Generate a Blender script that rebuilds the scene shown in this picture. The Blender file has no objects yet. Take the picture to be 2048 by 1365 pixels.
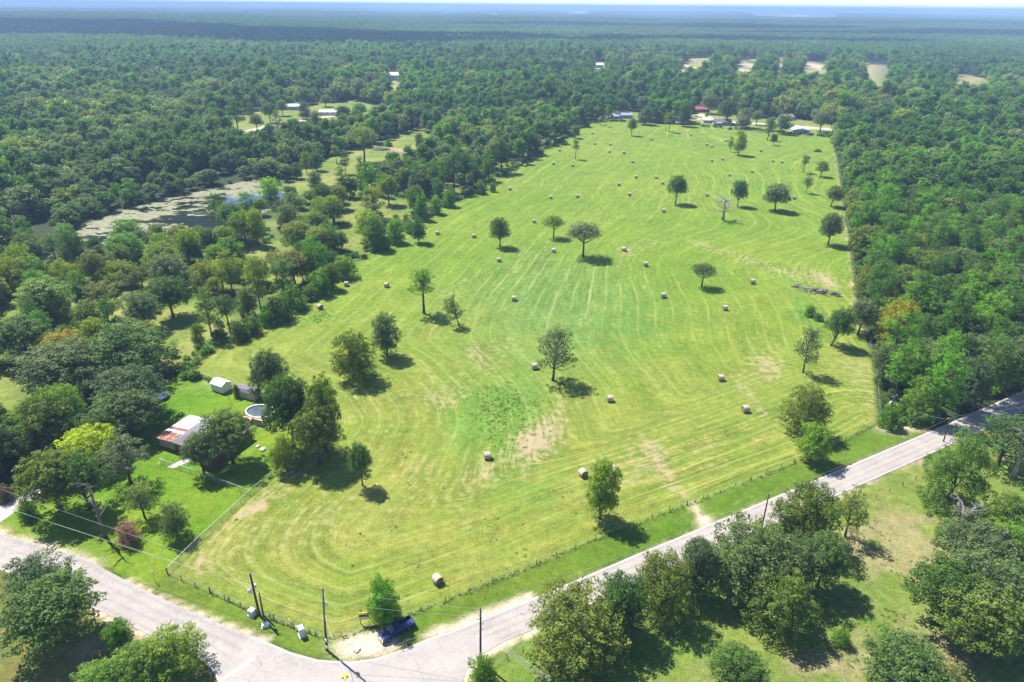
import bpy, bmesh, math, random
import numpy as np
from mathutils import Vector, Matrix
from mathutils.geometry import tessellate_polygon

C = bpy.context.scene
LINK = C.collection.objects.link
R_ = math.radians

# ------------------------------------------------------------------ camera
CAM_H, FOC, CX, CY = 88.0, 1365.0, 1024.0, 682.5
PIT, ROL = R_(26.14), R_(0.53)
_r0 = np.array([1, 0, 0.0]); _f = np.array([0, math.cos(PIT), -math.sin(PIT)]); _u0 = np.array([0, math.sin(PIT), math.cos(PIT)])
_r = _r0 * math.cos(ROL) + _u0 * math.sin(ROL); _u = _u0 * math.cos(ROL) - _r0 * math.sin(ROL)
cam_d = bpy.data.cameras.new("camera"); cam = bpy.data.objects.new("camera", cam_d); LINK(cam)
cam_d.sensor_width = 36.0; cam_d.lens = FOC * 36.0 / 2048.0; cam_d.clip_start = 1.0; cam_d.clip_end = 120000.0
M = Matrix.Identity(4)
for i in range(3):
    M[i][0] = _r[i]; M[i][1] = _u[i]; M[i][2] = -_f[i]
M[2][3] = CAM_H
cam.matrix_world = M
C.camera = cam

# ------------------------------------------------------------------ sky, sun, exposure
SUN_EL = R_(57.0); SUN_DIR = np.array([-0.75, 0.66, 0.0]); SUN_DIR /= np.linalg.norm(SUN_DIR)
SUN_DIR = SUN_DIR * math.cos(SUN_EL) + np.array([0, 0, math.sin(SUN_EL)])
w = bpy.data.worlds.new("World"); C.world = w; w.use_nodes = True
nt = w.node_tree; nt.nodes.clear()
sky = nt.nodes.new("ShaderNodeTexSky"); sky.sky_type = 'NISHITA'; sky.sun_disc = False
sky.sun_elevation = SUN_EL; sky.sun_rotation = math.atan2(SUN_DIR[0], SUN_DIR[1])
sky.altitude = 3000; sky.air_density = .9; sky.dust_density = .7; sky.ozone_density = 3.0
bg = nt.nodes.new("ShaderNodeBackground"); bg.inputs[1].default_value = 0.125
wo = nt.nodes.new("ShaderNodeOutputWorld")
nt.links.new(sky.outputs[0], bg.inputs[0]); nt.links.new(bg.outputs[0], wo.inputs[0])
sun_d = bpy.data.lights.new("sun", 'SUN'); sun_d.energy = 4.9; sun_d.angle = R_(0.53); sun_d.color = (1.0, 0.96, 0.88)
sun = bpy.data.objects.new("sun", sun_d); LINK(sun)
sun.rotation_euler = Vector(SUN_DIR).to_track_quat('Z', 'Y').to_euler()
C.view_settings.view_transform = 'Standard'; C.view_settings.look = 'None'
C.view_settings.exposure = 1.08; C.view_settings.gamma = 1.0
C.render.engine = 'CYCLES'
C.cycles.max_bounces = 6; C.cycles.diffuse_bounces = 3; C.cycles.glossy_bounces = 2
C.cycles.transmission_bounces = 3; C.cycles.transparent_max_bounces = 8; C.cycles.volume_bounces = 0
C.cycles.caustics_reflective = False; C.cycles.caustics_refractive = False

# ------------------------------------------------------------------ layout helpers
def at(px, py, z=0.0):
    d = _f + _r * (px - CX) / FOC - _u * (py - CY) / FOC
    t = (z - CAM_H) / d[2]
    return np.array([d[0] * t, d[1] * t, z])

def proj(P):
    q = np.asarray(P, float) - np.array([0, 0, CAM_H]); Z = q @ _f
    return CX + FOC * (q @ _r) / Z, CY - FOC * (q @ _u) / Z, Z

def height_to(b, ty):
    lo, hi = 0.2, 40.0
    for _ in range(40):
        m = (lo + hi) / 2
        if proj([b[0], b[1], m])[1] > ty: lo = m
        else: hi = m
    return lo

def wpoly(pts): return np.array([at(*p)[:2] for p in pts])

def smooth(a, b, x):
    t = np.clip((x - a) / (b - a), 0, 1); return t * t * (3 - 2 * t)

def inside(poly, X, Y):
    c = np.zeros(X.shape, bool); n = len(poly); j = n - 1
    for i in range(n):
        xi, yi = poly[i]; xj, yj = poly[j]
        if yi != yj:
            c ^= ((yi > Y) != (yj > Y)) & (X < (xj - xi) * (Y - yi) / (yj - yi) + xi)
        j = i
    return c

def dist_line(pts, X, Y, closed=False):
    d = np.full(X.shape, 1e9); n = len(pts)
    for i in range(n if closed else n - 1):
        ax, ay = pts[i]; bx, by = pts[(i + 1) % n]
        vx, vy = bx - ax, by - ay; L = vx * vx + vy * vy + 1e-9
        t = np.clip(((X - ax) * vx + (Y - ay) * vy) / L, 0, 1)
        d = np.minimum(d, np.hypot(X - ax - t * vx, Y - ay - t * vy))
    return d

def sdist(poly, X, Y):            # positive inside
    d = dist_line(poly, X, Y, True); return np.where(inside(poly, X, Y), d, -d)

_vr = np.random.default_rng(5).random((256, 256))
def vnoise(X, Y, s, seed=0):
    x = X / s + seed * 17.3; y = Y / s + seed * 9.1
    xi = np.floor(x).astype(int); yi = np.floor(y).astype(int); fx = x - xi; fy = y - yi
    fx = fx * fx * (3 - 2 * fx); fy = fy * fy * (3 - 2 * fy)
    g = lambda a, b: _vr[a & 255, b & 255]
    return (g(xi, yi) * (1 - fx) + g(xi + 1, yi) * fx) * (1 - fy) + (g(xi, yi + 1) * (1 - fx) + g(xi + 1, yi + 1) * fx) * fy

def fbm(X, Y, s, seed=0): return .55 * vnoise(X, Y, s, seed) + .3 * vnoise(X, Y, s / 2.1, seed + 1) + .15 * vnoise(X, Y, s / 4.3, seed + 2)

def terrain(X, Y):
    d = np.hypot(X, Y)
    return (fbm(X, Y, 1500.0, 3) - .42) * 46 * smooth(800, 3200, d) * (1 - smooth(15000, 30000, d))

# ------------------------------------------------------------------ object helpers
def tag(o, label=None, cat=None, group=None, kind=None):
    if label: o['label'] = label
    if cat: o['category'] = cat
    if group: o['group'] = group
    if kind: o['kind'] = kind
    return o

def thing(name, label, cat, loc=(0, 0, 0), rz=0.0, group=None):
    o = bpy.data.objects.new(name, None); LINK(o); o.location = loc; o.rotation_euler = (0, 0, rz)
    o.empty_display_size = 0.3
    return tag(o, label, cat, group)

def put(name, mesh, parent=None):
    o = bpy.data.objects.new(name, mesh); LINK(o)
    if parent is not None: o.parent = parent
    return o

def fast_mesh(name, V, Fq, mats=(), attrs=(), smooth_=False, mi=None):
    """V n x 3; Fq m x k array (all faces with k corners)."""
    me = bpy.data.meshes.new(name); V = np.asarray(V, np.float32); Fq = np.asarray(Fq, np.int32)
    m, k = Fq.shape
    me.vertices.add(len(V)); me.vertices.foreach_set("co", V.ravel())
    me.loops.add(m * k); me.loops.foreach_set("vertex_index", Fq.ravel())
    me.polygons.add(m); me.polygons.foreach_set("loop_start", np.arange(0, m * k, k, dtype=np.int32))
    if mi is not None: me.polygons.foreach_set("material_index", np.asarray(mi, np.int32))
    if smooth_: me.polygons.foreach_set("use_smooth", np.ones(m, bool))
    for an, ty, dat in attrs:
        a = me.attributes.new(an, ty, 'POINT')
        a.data.foreach_set("color" if ty == 'FLOAT_COLOR' else ("vector" if ty == 'FLOAT_VECTOR' else "value"), np.asarray(dat, np.float32).ravel() if ty != 'INT' else np.asarray(dat, np.int32))
    for x in mats: me.materials.append(x)
    me.update(calc_edges=True)
    return me

class MB:
    def __init__(s): s.v = []; s.f = []
    def add(s, V, Fs):
        b = len(s.v); s.v += [tuple(map(float, p)) for p in V]; s.f += [tuple(b + i for i in q) for q in Fs]; return s
    def box(s, c, d, rz=0.0, top=None):
        """centre of the base c, size d; top = (sx, sy) scale of the upper face"""
        x, y, z = d; tx, ty = top or (1, 1)
        P = [(-x/2, -y/2, 0), (x/2, -y/2, 0), (x/2, y/2, 0), (-x/2, y/2, 0), (-x/2*tx, -y/2*ty, z), (x/2*tx, -y/2*ty, z), (x/2*tx, y/2*ty, z), (-x/2*tx, y/2*ty, z)]
        ca, sa = math.cos(rz), math.sin(rz)
        return s.add([(c[0] + p[0]*ca - p[1]*sa, c[1] + p[0]*sa + p[1]*ca, c[2] + p[2]) for p in P],
                     [(0, 3, 2, 1), (4, 5, 6, 7), (0, 1, 5, 4), (1, 2, 6, 5), (2, 3, 7, 6), (3, 0, 4, 7)])
    def tube(s, pts, rad, n=6, cap=True):
        pts = [Vector(map(float, p)) for p in pts]
        if not hasattr(rad, '__len__'): rad = [rad] * len(pts)
        V = []; Fs = []
        for i, p in enumerate(pts):
            t = (pts[min(i + 1, len(pts) - 1)] - pts[max(i - 1, 0)]).normalized()
            a = t.cross(Vector((0, 0, 1)) if abs(t.z) < .9 else Vector((1, 0, 0))).normalized(); b = t.cross(a)
            for k in range(n):
                an = 2 * math.pi * k / n; V.append(p + (a * math.cos(an) + b * math.sin(an)) * rad[i])
        for i in range(len(pts) - 1):
            for k in range(n):
                Fs.append((i*n + k, i*n + (k+1) % n, (i+1)*n + (k+1) % n, (i+1)*n + k))
        if cap:
            Fs.append(tuple(range(n))[::-1]); Fs.append(tuple((len(pts)-1)*n + k for k in range(n)))
        return s.add(V, Fs)
    def lathe(s, prof, n=20, c=(0, 0, 0)):
        V = []; Fs = []
        for r, z in prof:
            for k in range(n):
                a = 2*math.pi*k/n; V.append((c[0] + r*math.cos(a), c[1] + r*math.sin(a), c[2] + z))
        for i in range(len(prof)-1):
            for k in range(n): Fs.append((i*n + k, i*n + (k+1) % n, (i+1)*n + (k+1) % n, (i+1)*n + k))
        Fs.append(tuple(range(n))[::-1]); Fs.append(tuple((len(prof)-1)*n + k for k in range(n)))
        return s.add(V, Fs)
    def prism(s, poly, y0, y1):
        """poly in (x, z), extruded along y"""
        n = len(poly); V = [(x, y0, z) for x, z in poly] + [(x, y1, z) for x, z in poly]
        Fs = [tuple(range(n)), tuple(range(n, 2*n))[::-1]] + [(i, i + n, (i+1) % n + n, (i+1) % n) for i in range(n)]
        return s.add(V, Fs)
    def mesh(s, name, mat, smooth_=False):
        me = bpy.data.meshes.new(name); me.from_pydata(s.v, [], s.f); me.materials.append(mat)
        bm = bmesh.new(); bm.from_mesh(me); bmesh.ops.recalc_face_normals(bm, faces=bm.faces); bm.to_mesh(me); bm.free()
        if smooth_: me.polygons.foreach_set("use_smooth", [True] * len(me.polygons))
        me.update(); return me
    def build(s, name, mat, parent=None, smooth_=False): return put(name, s.mesh(name, mat, smooth_), parent)

# ------------------------------------------------------------------ materials
def new_mat(name):
    m = bpy.data.materials.new(name); m.use_nodes = True; t = m.node_tree; t.nodes.clear()
    return m, t, t.nodes.new("ShaderNodeOutputMaterial")

def N(t, ty, **kw):
    n = t.nodes.new(ty)
    for k, v in kw.items():
        if k == 'ins':
            for a, b in v.items():
                if hasattr(b, 'is_linked') or isinstance(b, bpy.types.NodeSocket): t.links.new(b, n.inputs[a])
                else: n.inputs[a].default_value = b
        else: setattr(n, k, v)
    return n

def math_(t, op, a, b=None, c=None, clamp=False):
    n = t.nodes.new("ShaderNodeMath"); n.operation = op; n.use_clamp = clamp
    for i, v in enumerate((a, b, c)):
        if v is None: continue
        if isinstance(v, bpy.types.NodeSocket): t.links.new(v, n.inputs[i])
        else: n.inputs[i].default_value = v
    return n.outputs[0]

def mixc(t, fac, a, b, blend='MIX'):
    n = t.nodes.new("ShaderNodeMix"); n.data_type = 'RGBA'; n.blend_type = blend; n.clamp_factor = True
    for sock, v in ((n.inputs[0], fac), (n.inputs[6], a), (n.inputs[7], b)):
        if isinstance(v, bpy.types.NodeSocket): t.links.new(v, sock)
        elif hasattr(v, '__len__'): sock.default_value = (*v[:3], 1)
        else: sock.default_value = v
    return n.outputs[2]

def noise(t, vec, scale, detail=3.0, rough=.55):
    n = t.nodes.new("ShaderNodeTexNoise"); n.inputs['Scale'].default_value = scale
    n.inputs['Detail'].default_value = detail; n.inputs['Roughness'].default_value = rough
    if vec is not None: t.links.new(vec, n.inputs['Vector'])
    return n.outputs[0]

def remap(t, v, a, b, c=0.0, d=1.0):
    n = t.nodes.new("ShaderNodeMapRange"); t.links.new(v, n.inputs[0])
    for i, x in enumerate((a, b, c, d)): n.inputs[i + 1].default_value = x
    return n.outputs[0]

def plain(name, col, rough=.7, metal=0.0, var=.18, scale=3.0, spec=.3, dirt=None):
    m, t, o = new_mat(name); tc = t.nodes.new("ShaderNodeTexCoord")
    nz = noise(t, tc.outputs['Object'], scale, 5.0)
    f = remap(t, nz, .3, .7, 1 - var, 1 + var)
    c = mixc(t, 1.0, col, f, 'MULTIPLY')
    if dirt: c = mixc(t, remap(t, noise(t, tc.outputs['Object'], scale * .6, 6.0), .5, .68), c, dirt)
    b = N(t, "ShaderNodeBsdfPrincipled", ins={'Base Color': c, 'Roughness': rough, 'Metallic': metal, 'Specular IOR Level': spec})
    t.links.new(b.outputs[0], o.inputs[0]); return m

_leaf = {}
SPEC = {
    'oak':  [(.054, .116, .022), (.090, .168, .028), (.112, .176, .046), (.128, .168, .068), (.122, .192, .028), (.156, .208, .036)],
    'pine': [(.066, .158, .018), (.098, .205, .022), (.082, .170, .030), (.130, .220, .024)],
    'bloom': [(.36, .20, .165), (.33, .18, .15), (.28, .20, .12), (.38, .23, .19)],
    'shrub': [(.075, .165, .018), (.10, .19, .022), (.085, .145, .026), (.115, .18, .025)],
}
def leaf_mat(sp='oak', tint=(1, 1, 1)):
    key = (sp, tuple(tint))
    if key in _leaf: return _leaf[key]
    m, t, o = new_mat("leaf_" + sp)
    oi = t.nodes.new("ShaderNodeObjectInfo"); rp = t.nodes.new("ShaderNodeValToRGB")
    cols = SPEC[sp]; el = rp.color_ramp.elements
    while len(el) < len(cols): el.new(.5)
    for i, c in enumerate(cols):
        el[i].position = i / (len(cols) - 1); el[i].color = (*c, 1)
    t.links.new(oi.outputs['Random'], rp.inputs[0])
    a = N(t, "ShaderNodeAttribute", attribute_name="tone")
    tv = remap(t, a.outputs['Fac'], 0, 1, .62, 1.5)
    c = mixc(t, 1.0, rp.outputs[0], tint, 'MULTIPLY')
    c = mixc(t, remap(t, a.outputs['Fac'], .55, 1.0, 0, .35), c, tuple(x * y for x, y in zip((.15, .175, .03), tint)))
    v = t.nodes.new("ShaderNodeVectorMath"); v.operation = 'SCALE'; t.links.new(c, v.inputs[0]); t.links.new(tv, v.inputs['Scale'])
    b = N(t, "ShaderNodeBsdfPrincipled", ins={'Base Color': v.outputs[0], 'Roughness': .55, 'Specular IOR Level': .16})
    tr = N(t, "ShaderNodeBsdfTranslucent", ins={'Color': mixc(t, 1.0, v.outputs[0], (1.5, 1.7, .8), 'MULTIPLY')})
    mx = N(t, "ShaderNodeMixShader", ins={0: .36, 1: b.outputs[0], 2: tr.outputs[0]})
    t.links.new(mx.outputs[0], o.inputs[0]); _leaf[key] = m; return m

BARK = plain("bark", (.085, .068, .052), .9, var=.35, scale=2.0)
BARK_PINE = plain("bark_pine", (.13, .085, .06), .9, var=.3, scale=2.0)
DEADWOOD = plain("deadwood", (.33, .29, .25), .9, var=.3, scale=2.0)
WOOD_GREY = plain("weathered_wood", (.16, .13, .10), .9, var=.35)
POLE = plain("pole_wood", (.065, .05, .04), .85, var=.3)
POLE_PALE = plain("pole_wood_pale", (.17, .145, .13), .85, var=.25)
METAL = plain("galvanised", (.42, .43, .44), .45, .6, var=.1)
WHITE = plain("white_paint", (.72, .72, .70), .5, var=.06)
GREYBOX = plain("cabinet_grey", (.60, .60, .58), .5, var=.06)
WIRE = plain("wire", (.36, .36, .33), .5, .3, var=.1)
BLACK = plain("black_rubber", (.02, .02, .02), .7)
GLASS = plain("window_glass", (.03, .045, .055), .08, spec=.6, var=.05)

# ------------------------------------------------------------------ plan of the place (outlines on the ground)
FIELD_PX = [(335, 1148), (400, 1082), (500, 992), (560, 945), (612, 905), (650, 850), (625, 812), (530, 796), (430, 765), (372, 745),
            (430, 692), (500, 658), (600, 602), (720, 522), (850, 432), (960, 380), (1040, 330), (1110, 290), (1170, 252), (1190, 243),
            (1240, 244), (1390, 252), (1540, 268), (1662, 276), (1672, 310), (1686, 400), (1700, 500), (1712, 590), (1735, 690), (1748, 740),
            (1756, 848), (1690, 882), (1590, 926), (1400, 1001), (1200, 1076), (960, 1176), (815, 1232), (700, 1271), (655, 1280), (590, 1256), (520, 1231), (420, 1186)]
FIELD = wpoly(FIELD_PX)
LEFT_EDGE = FIELD[8:20]; BOT_EDGE = FIELD[30:42]; YARD_SIDE = FIELD[0:9]; RIGHT_EDGE = FIELD[23:31]
YARD = wpoly([(335, 1148), (500, 992), (560, 945), (612, 905), (650, 850), (625, 812), (530, 796), (430, 765), (372, 745), (300, 772), (258, 830), (250, 900), (150, 985), (60, 1010), (-60, 1040),
              (-120, 1062), (0, 1069), (171, 1117), (250, 1161), (300, 1184)])
VERGE = wpoly([(300, 1184), (335, 1148), (420, 1186), (520, 1231), (590, 1256), (655, 1280), (700, 1271), (815, 1232), (960, 1176), (1200, 1076), (1400, 1001), (1590, 926), (1690, 882), (1756, 848), (1800, 838), (1850, 850),
               (1863, 862), (1700, 931), (1348, 1079), (1105, 1181), (905, 1262), (814, 1296), (753, 1317), (700, 1324), (636, 1320), (582, 1305), (520, 1278), (445, 1250), (342, 1206), (250, 1161)])
PASTURE = wpoly([(905, 1365), (935, 1336), (1003, 1286), (1071, 1258), (1348, 1130), (1673, 992), (1843, 918), (1923, 880), (2048, 826), (2330, 700), (2700, 900), (2500, 1900), (900, 1900)])
SOUTHWEST = wpoly([(-420, 1040), (-150, 1096), (0, 1142), (130, 1196), (205, 1226), (304, 1273), (390, 1312), (428, 1343), (440, 1365), (450, 1450), (480, 1900), (-900, 1900), (-900, 1040)])
MEADOWS = [wpoly(p) for p in (
    [(100, 655), (130, 612), (200, 592), (330, 588), (430, 605), (470, 640), (430, 690), (372, 740), (330, 730), (310, 690), (200, 672)],
    [(560, 372), (620, 330), (700, 303), (760, 283), (840, 255), (880, 290), (850, 335), (770, 360), (735, 385), (660, 385), (600, 405)],
    [(470, 505), (560, 475), (610, 500), (618, 560), (575, 590), (510, 560)],
    [(695, 400), (735, 398), (735, 450), (745, 505), (700, 515), (688, 470)],
    [(745, 395), (830, 400), (820, 430), (760, 440)],
    [(440, 232), (560, 218), (700, 200), (775, 212), (790, 232), (705, 268), (560, 290), (500, 302), (445, 268)],
    [(0, 600), (45, 595), (60, 640), (0, 680)], [(-40, 740), (20, 730), (40, 800), (0, 850), (-60, 850)],
    [(1215, 242), (1295, 246), (1300, 224), (1215, 222)], [(1375, 254), (1470, 264), (1505, 240), (1480, 222), (1385, 218)],
    [(1485, 262), (1550, 268), (1670, 277), (1740, 262), (1600, 238), (1490, 236)])]
# clearings far off: (upper edge on the ground, lower edge = over the crowns that stand before it)
CLEAR = []
for up, lo in (([(1388, 118), (1424, 117)], [(1400, 130), (1350, 150)]), ([(1488, 121), (1514, 119)], [(1492, 146), (1464, 148)]), ([(1559, 113), (1569, 113)], [(1558, 158), (1549, 160)]),
               ([(1619, 124), (1648, 124)], [(1645, 142), (1612, 141)]), ([(1736, 131), (1766, 130)], [(1778, 152), (1744, 158)]), ([(1926, 150), (1960, 158)], [(1968, 170), (1918, 168)]),
               ([(1480, 25), (1690, 30)], [(1690, 37), (1500, 32)]), ([(1128, 24), (1200, 23)], [(1178, 29), (1130, 29)]), ([(970, 29), (1010, 29)], [(1010, 33), (970, 33)]),
               ([(775, 146), (800, 146)], [(802, 165), (772, 165)]), ([(0, 27), (45, 27)], [(45, 31), (0, 31)]), ([(1185, 124), (1215, 126)], [(1215, 138), (1185, 136)])):
    CLEAR.append(np.array([at(*p)[:2] for p in up] + [at(p[0], p[1], 19.0)[:2] for p in lo]))
for i, c in enumerate(CLEAR[:6]):
    for j in (0, 2): m_ = c[j:j+2].mean(0); c[j:j+2] = m_ + (c[j:j+2] - m_) * 1.75
POND_PX = [(138, 470), (165, 450), (220, 425), (300, 403), (380, 386), (440, 372), (500, 360), (545, 360), (580, 388), (560, 412), (520, 428), (470, 445), (440, 460), (400, 472), (340, 480), (260, 487), (205, 488), (160, 482)]
POND = wpoly(POND_PX)
RD_UP = np.array([at(*p)[:2] for p in [(905, 1262), (1105, 1181), (1290, 1102), (1348, 1079), (1700, 931), (1863, 862), (2048, 782), (2330, 668)]])
RD_W = 5.6
def offset_line(L, d):
    out = []
    for i in range(len(L)):
        t = L[min(i+1, len(L)-1)] - L[max(i-1, 0)]; t = t / np.hypot(*t); out.append(L[i] + d * np.array([t[1], -t[0]]))
    return np.array(out)
RD_LO = offset_line(RD_UP, RD_W); RD_LO[0] = at(1003, 1286)[:2]
LF_UP = np.array([at(*p)[:2] for p in [(-230, 1003), (0, 1069), (171, 1117), (250, 1161), (342, 1206), (445, 1250), (520, 1278)]])
LF_LO = np.array([at(*p)[:2] for p in [(-230, 1075), (0, 1140), (130, 1196), (205, 1226), (304, 1273), (390, 1312), (428, 1343)]])
CROSS = np.array([at(*p)[:2] for p in [(520, 1278), (582, 1305), (636, 1320), (700, 1324), (753, 1317), (814, 1296), (855, 1278), (905, 1262), (1003, 1286), (968, 1307), (935, 1338), (924, 1365), (915, 1450), (905, 1900), (480, 1900), (450, 1450), (440, 1365), (428, 1343)]])
ROADS = [np.vstack([RD_UP, RD_LO[::-1]]), np.vstack([LF_UP, LF_LO[::-1]]), CROSS]

# ------------------------------------------------------------------ ground: one sheet with the colour of what grows on it
def axis(a, b, step, far):
    mid = list(np.arange(a, b, step)); lo = []; hi = []; s = step; x = a
    while x > -far: s *= 1.22; x -= s; lo.append(x)
    s = step; x = mid[-1]
    while x < far: s *= 1.22; x += s; hi.append(x)
    return np.array(lo[::-1] + mid + hi)
gx = axis(-250, 330, 1.15, 45000); gy = axis(35, 640, 1.15, 45000)
X, Y = np.meshgrid(gx, gy); X = X.ravel(); Y = Y.ravel()
jit = (fbm(X, Y, 7.0, 11) - .5) * 5 + (vnoise(X, Y, 1.9, 4) - .5) * 1.6
col = np.empty((len(X), 3)); col[:] = (.030, .046, .016)
far_green = smooth(900, 2500, np.hypot(X, Y))[:, None]
col = col * (1 - far_green) + np.array([.028, .050, .018]) * far_green
def paint(mask, c):
    global col
    col = col * (1 - mask[:, None]) + np.asarray(c) * mask[:, None]
def pm(poly, soft=1.2, grow=0.0, j=1.0): return smooth(-soft, soft, sdist(poly, X, Y) + jit * j + grow)
big = fbm(X, Y, 38.0, 21); mid_ = fbm(X, Y, 11.0, 31)
def grass(a, b, k): return np.asarray(a) * (1 - k[:, None]) + np.asarray(b) * k[:, None]
savanna = wpoly([(372, 745), (500, 658), (720, 522), (960, 380), (1190, 243), (900, 235), (560, 345), (560, 420), (330, 490), (60, 560), (-60, 640), (-60, 900), (200, 720)])
mk = pm(savanna, 4, 0); paint(mk * .95, grass((.060, .105, .018), (.16, .18, .05), np.clip(mid_ * 1.6 - .35, 0, 1)))
for i, p in enumerate(MEADOWS):
    paint(pm(p, 2.5), grass((.105, .165, .022), (.20, .215, .055), np.clip(mid_ * 1.8 - .45, 0, 1)))
for p in CLEAR: paint(smooth(-6, 6, sdist(p, X, Y)), (.25, .245, .10))
paint(pm(PASTURE, 1.5), grass((.086, .150, .018), (.158, .188, .038), np.clip(mid_ * 1.7 - .35, 0, 1)))
paint(pm(SOUTHWEST, 1.5), grass((.085, .105, .018), (.15, .145, .04), np.clip(mid_ * 1.6 - .35, 0, 1)))
paint(pm(YARD, .8, 0, .2), grass((.074, .165, .006), (.128, .190, .012), np.clip(mid_ * 1.6 - .3, 0, 1)))
paint(pm(VERGE, .8, 0, .2), grass((.066, .134, .008), (.105, .150, .016), np.clip(mid_ * 1.6 - .3, 0, 1)))
fs = sdist(FIELD, X, Y); fmask = smooth(-.8, .8, fs + jit * .15)
near_k = 1 - smooth(95, 260, Y)
gA = grass((.108, .185, .014), (.150, .208, .022), np.clip(big * 1.6 - .3, 0, 1)); gB = grass((.132, .180, .020), (.196, .208, .042), np.clip(mid_ * 1.6 - .3, 0, 1))
gcol = gA * (1 - near_k[:, None]) + gB * near_k[:, None]
paint(fmask, gcol)
dry = np.zeros(len(X)); lush = np.zeros(len(X))
def blob(arr, px, py, a, b, amt, ang=0.0):
    c = at(px, py); ca, sa = math.cos(ang), math.sin(ang); dx, dy = X - c[0], Y - c[1]
    arr += amt * np.exp(-.5 * (((dx*ca + dy*sa) / a)**2 + ((-dx*sa + dy*ca) / b)**2))
FA = math.atan2(280, 95)
for px, py, a, b, m in ((1105, 842, 8, 3.2, .85), (1060, 884, 4, 2.5, .75), (1030, 900, 6, 2.5, .5), (1110, 890, 4, 2.5, .45), (900, 800, 7, 4, .5), (870, 770, 8, 5, .4), (975, 705, 8, 5, .4), (955, 935, 5, 2, .4), (1060, 928, 5, 1.6, .5), (990, 935, 4, 2, .35),
                        (1530, 722, 7, 4, .6), (1545, 745, 5, 3, .5), (1300, 490, 10, 5, .45), (1650, 560, 9, 5, .5), (1600, 545, 8, 4, .5), (700, 800, 10, 6, .4), (640, 1040, 9, 5, .5), (1300, 900, 8, 5, .4), (1270, 950, 6, 4, .4), (1480, 760, 5, 3, .4),
                        (1700, 720, 10, 6, .45), (1735, 800, 14, 4, .45), (1250, 505, 6, 3, .7), (830, 950, 6, 3, .5), (730, 880, 8, 5, .35), (450, 1100, 10, 6, .35), (1440, 890, 9, 5, .35), (1660, 470, 9, 5, .4), (1540, 840, 8, 4, .35), (920, 1000, 8, 5, .4),
                        (1070, 500, 14, 8, .35), (1180, 430, 16, 9, .4), (1110, 370, 14, 8, .35), (1230, 285, 14, 8, .45), (900, 590, 12, 6, .4)):
    blob(dry, px, py, a, b, m, FA)
def streak(pts, wd, amt, arr=None):
    L = np.array([at(*p)[:2] for p in pts]); (dry if arr is None else arr).__iadd__(amt * np.exp(-.5 * (dist_line(L, X, Y) / wd)**2))
streak([(1385, 482), (1430, 497), (1500, 520), (1560, 545)], 3.4, .68); streak([(1640, 548), (1665, 575)], 2.0, .6); streak([(500, 1020), (560, 968), (600, 940)], 2.0, .62)
streak([(1296, 888), (1345, 968), (1400, 1035)], 1.5, .58); streak([(1480, 770), (1530, 830)], 1.0, .5); streak([(1672, 300), (1690, 420), (1706, 540), (1722, 660)], 1.6, .9)
streak([(400, 1130), (395, 1100), (440, 1060), (520, 1010)], .9, .6); streak([(940, 700), (990, 760)], 1.5, .5)
for px, py, a, b, m in ((1000, 800, 11, 6, .9), (1010, 845, 9, 6, .8), (950, 835, 8, 5, .5), (1060, 960, 7, 5, .6), (640, 634, 4, 3, .9), (1620, 628, 5, 4, .8), (1600, 590, 18, 4, .5), (1050, 580, 26, 13, .55), (1150, 620, 26, 12, .5), (1300, 640, 20, 12, .35), (1230, 660, 20, 12, .35)):
    blob(lush, px, py, a, b, m, FA)
lk = np.clip(lush * smooth(.25, .65, fbm(X, Y, 5.0, 91) + .15 * lush) * fmask, 0, .7); paint(lk, (.080, .180, .022))
soft_mid = np.zeros(len(X)); 
for px, py, a, b, m in ((1050, 580, 30, 14, .7), (1150, 630, 30, 12, .6)): blob(soft_mid, px, py, a, b, m, FA)
paint(np.clip(soft_mid * .6 * fmask, 0, .4), (.125, .185, .060))
# bare sand and gravel
sand = np.zeros(len(X))
for px, py, a, b, m in ((735, 1290, 2.6, 1.3, 1.6), (715, 1300, 1.2, .8, 1.2), (760, 1278, 1.2, .9, .9), (1409, 1043, 1.1, 1.1, .9), (1390, 1018, .7, 1.8, .5), (1800, 858, 3.5, 1.3, .8), (430, 770, 3, 2, .2), (500, 842, 2.5, 1.4, .8)): blob(sand, px, py, a, b, m)
for pts, wd, am in (([(-60, 1060), (60, 1092), (110, 1108), (180, 1138)], 1.2, 1.0), ([(250, 1163), (342, 1208), (445, 1252), (530, 1282)], .45, .7), ([(860, 1272), (905, 1256), (1010, 1216), (1060, 1196)], .7, .9), ([(1105, 1184), (1348, 1082), (1700, 934), (1863, 864)], .3, .4),
                    ([(128, 1200), (205, 1229), (304, 1276), (390, 1315)], .5, .8), ([(924, 1372), (935, 1342), (968, 1311), (1003, 1290), (1071, 1262)], .5, .9), ([(1519, 1058), (1673, 994), (1843, 920)], .5, .45)):
    streak(pts, wd, am, sand)
pas_dry = np.zeros(len(X))
for px, py, a, b, m in ((1820, 1110, 8, 4, 1.0), (1880, 1130, 6, 4, .8), (1790, 1080, 6, 3, .6), (1850, 1060, 7, 4, .5), (1870, 1310, 5, 4, .7), (1560, 1340, 7, 2, .6), (1760, 1350, 6, 3, .4), (1740, 1250, 6, 4, .35), (180, 1310, 3, 2, .9), (1640, 1340, 4, 2, .7)): blob(pas_dry, px, py, a, b, m)
paint(np.clip(pas_dry * smooth(.38, .68, fbm(X, Y, 4, 51) + .12 * pas_dry), 0, .52), (.27, .205, .125))
paint(np.clip(sand * 1.5 * smooth(.22, .55, fbm(X, Y, 2.6, 61) * .8 + sand * .25), 0, 1), (.50, .40, .29))
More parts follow.
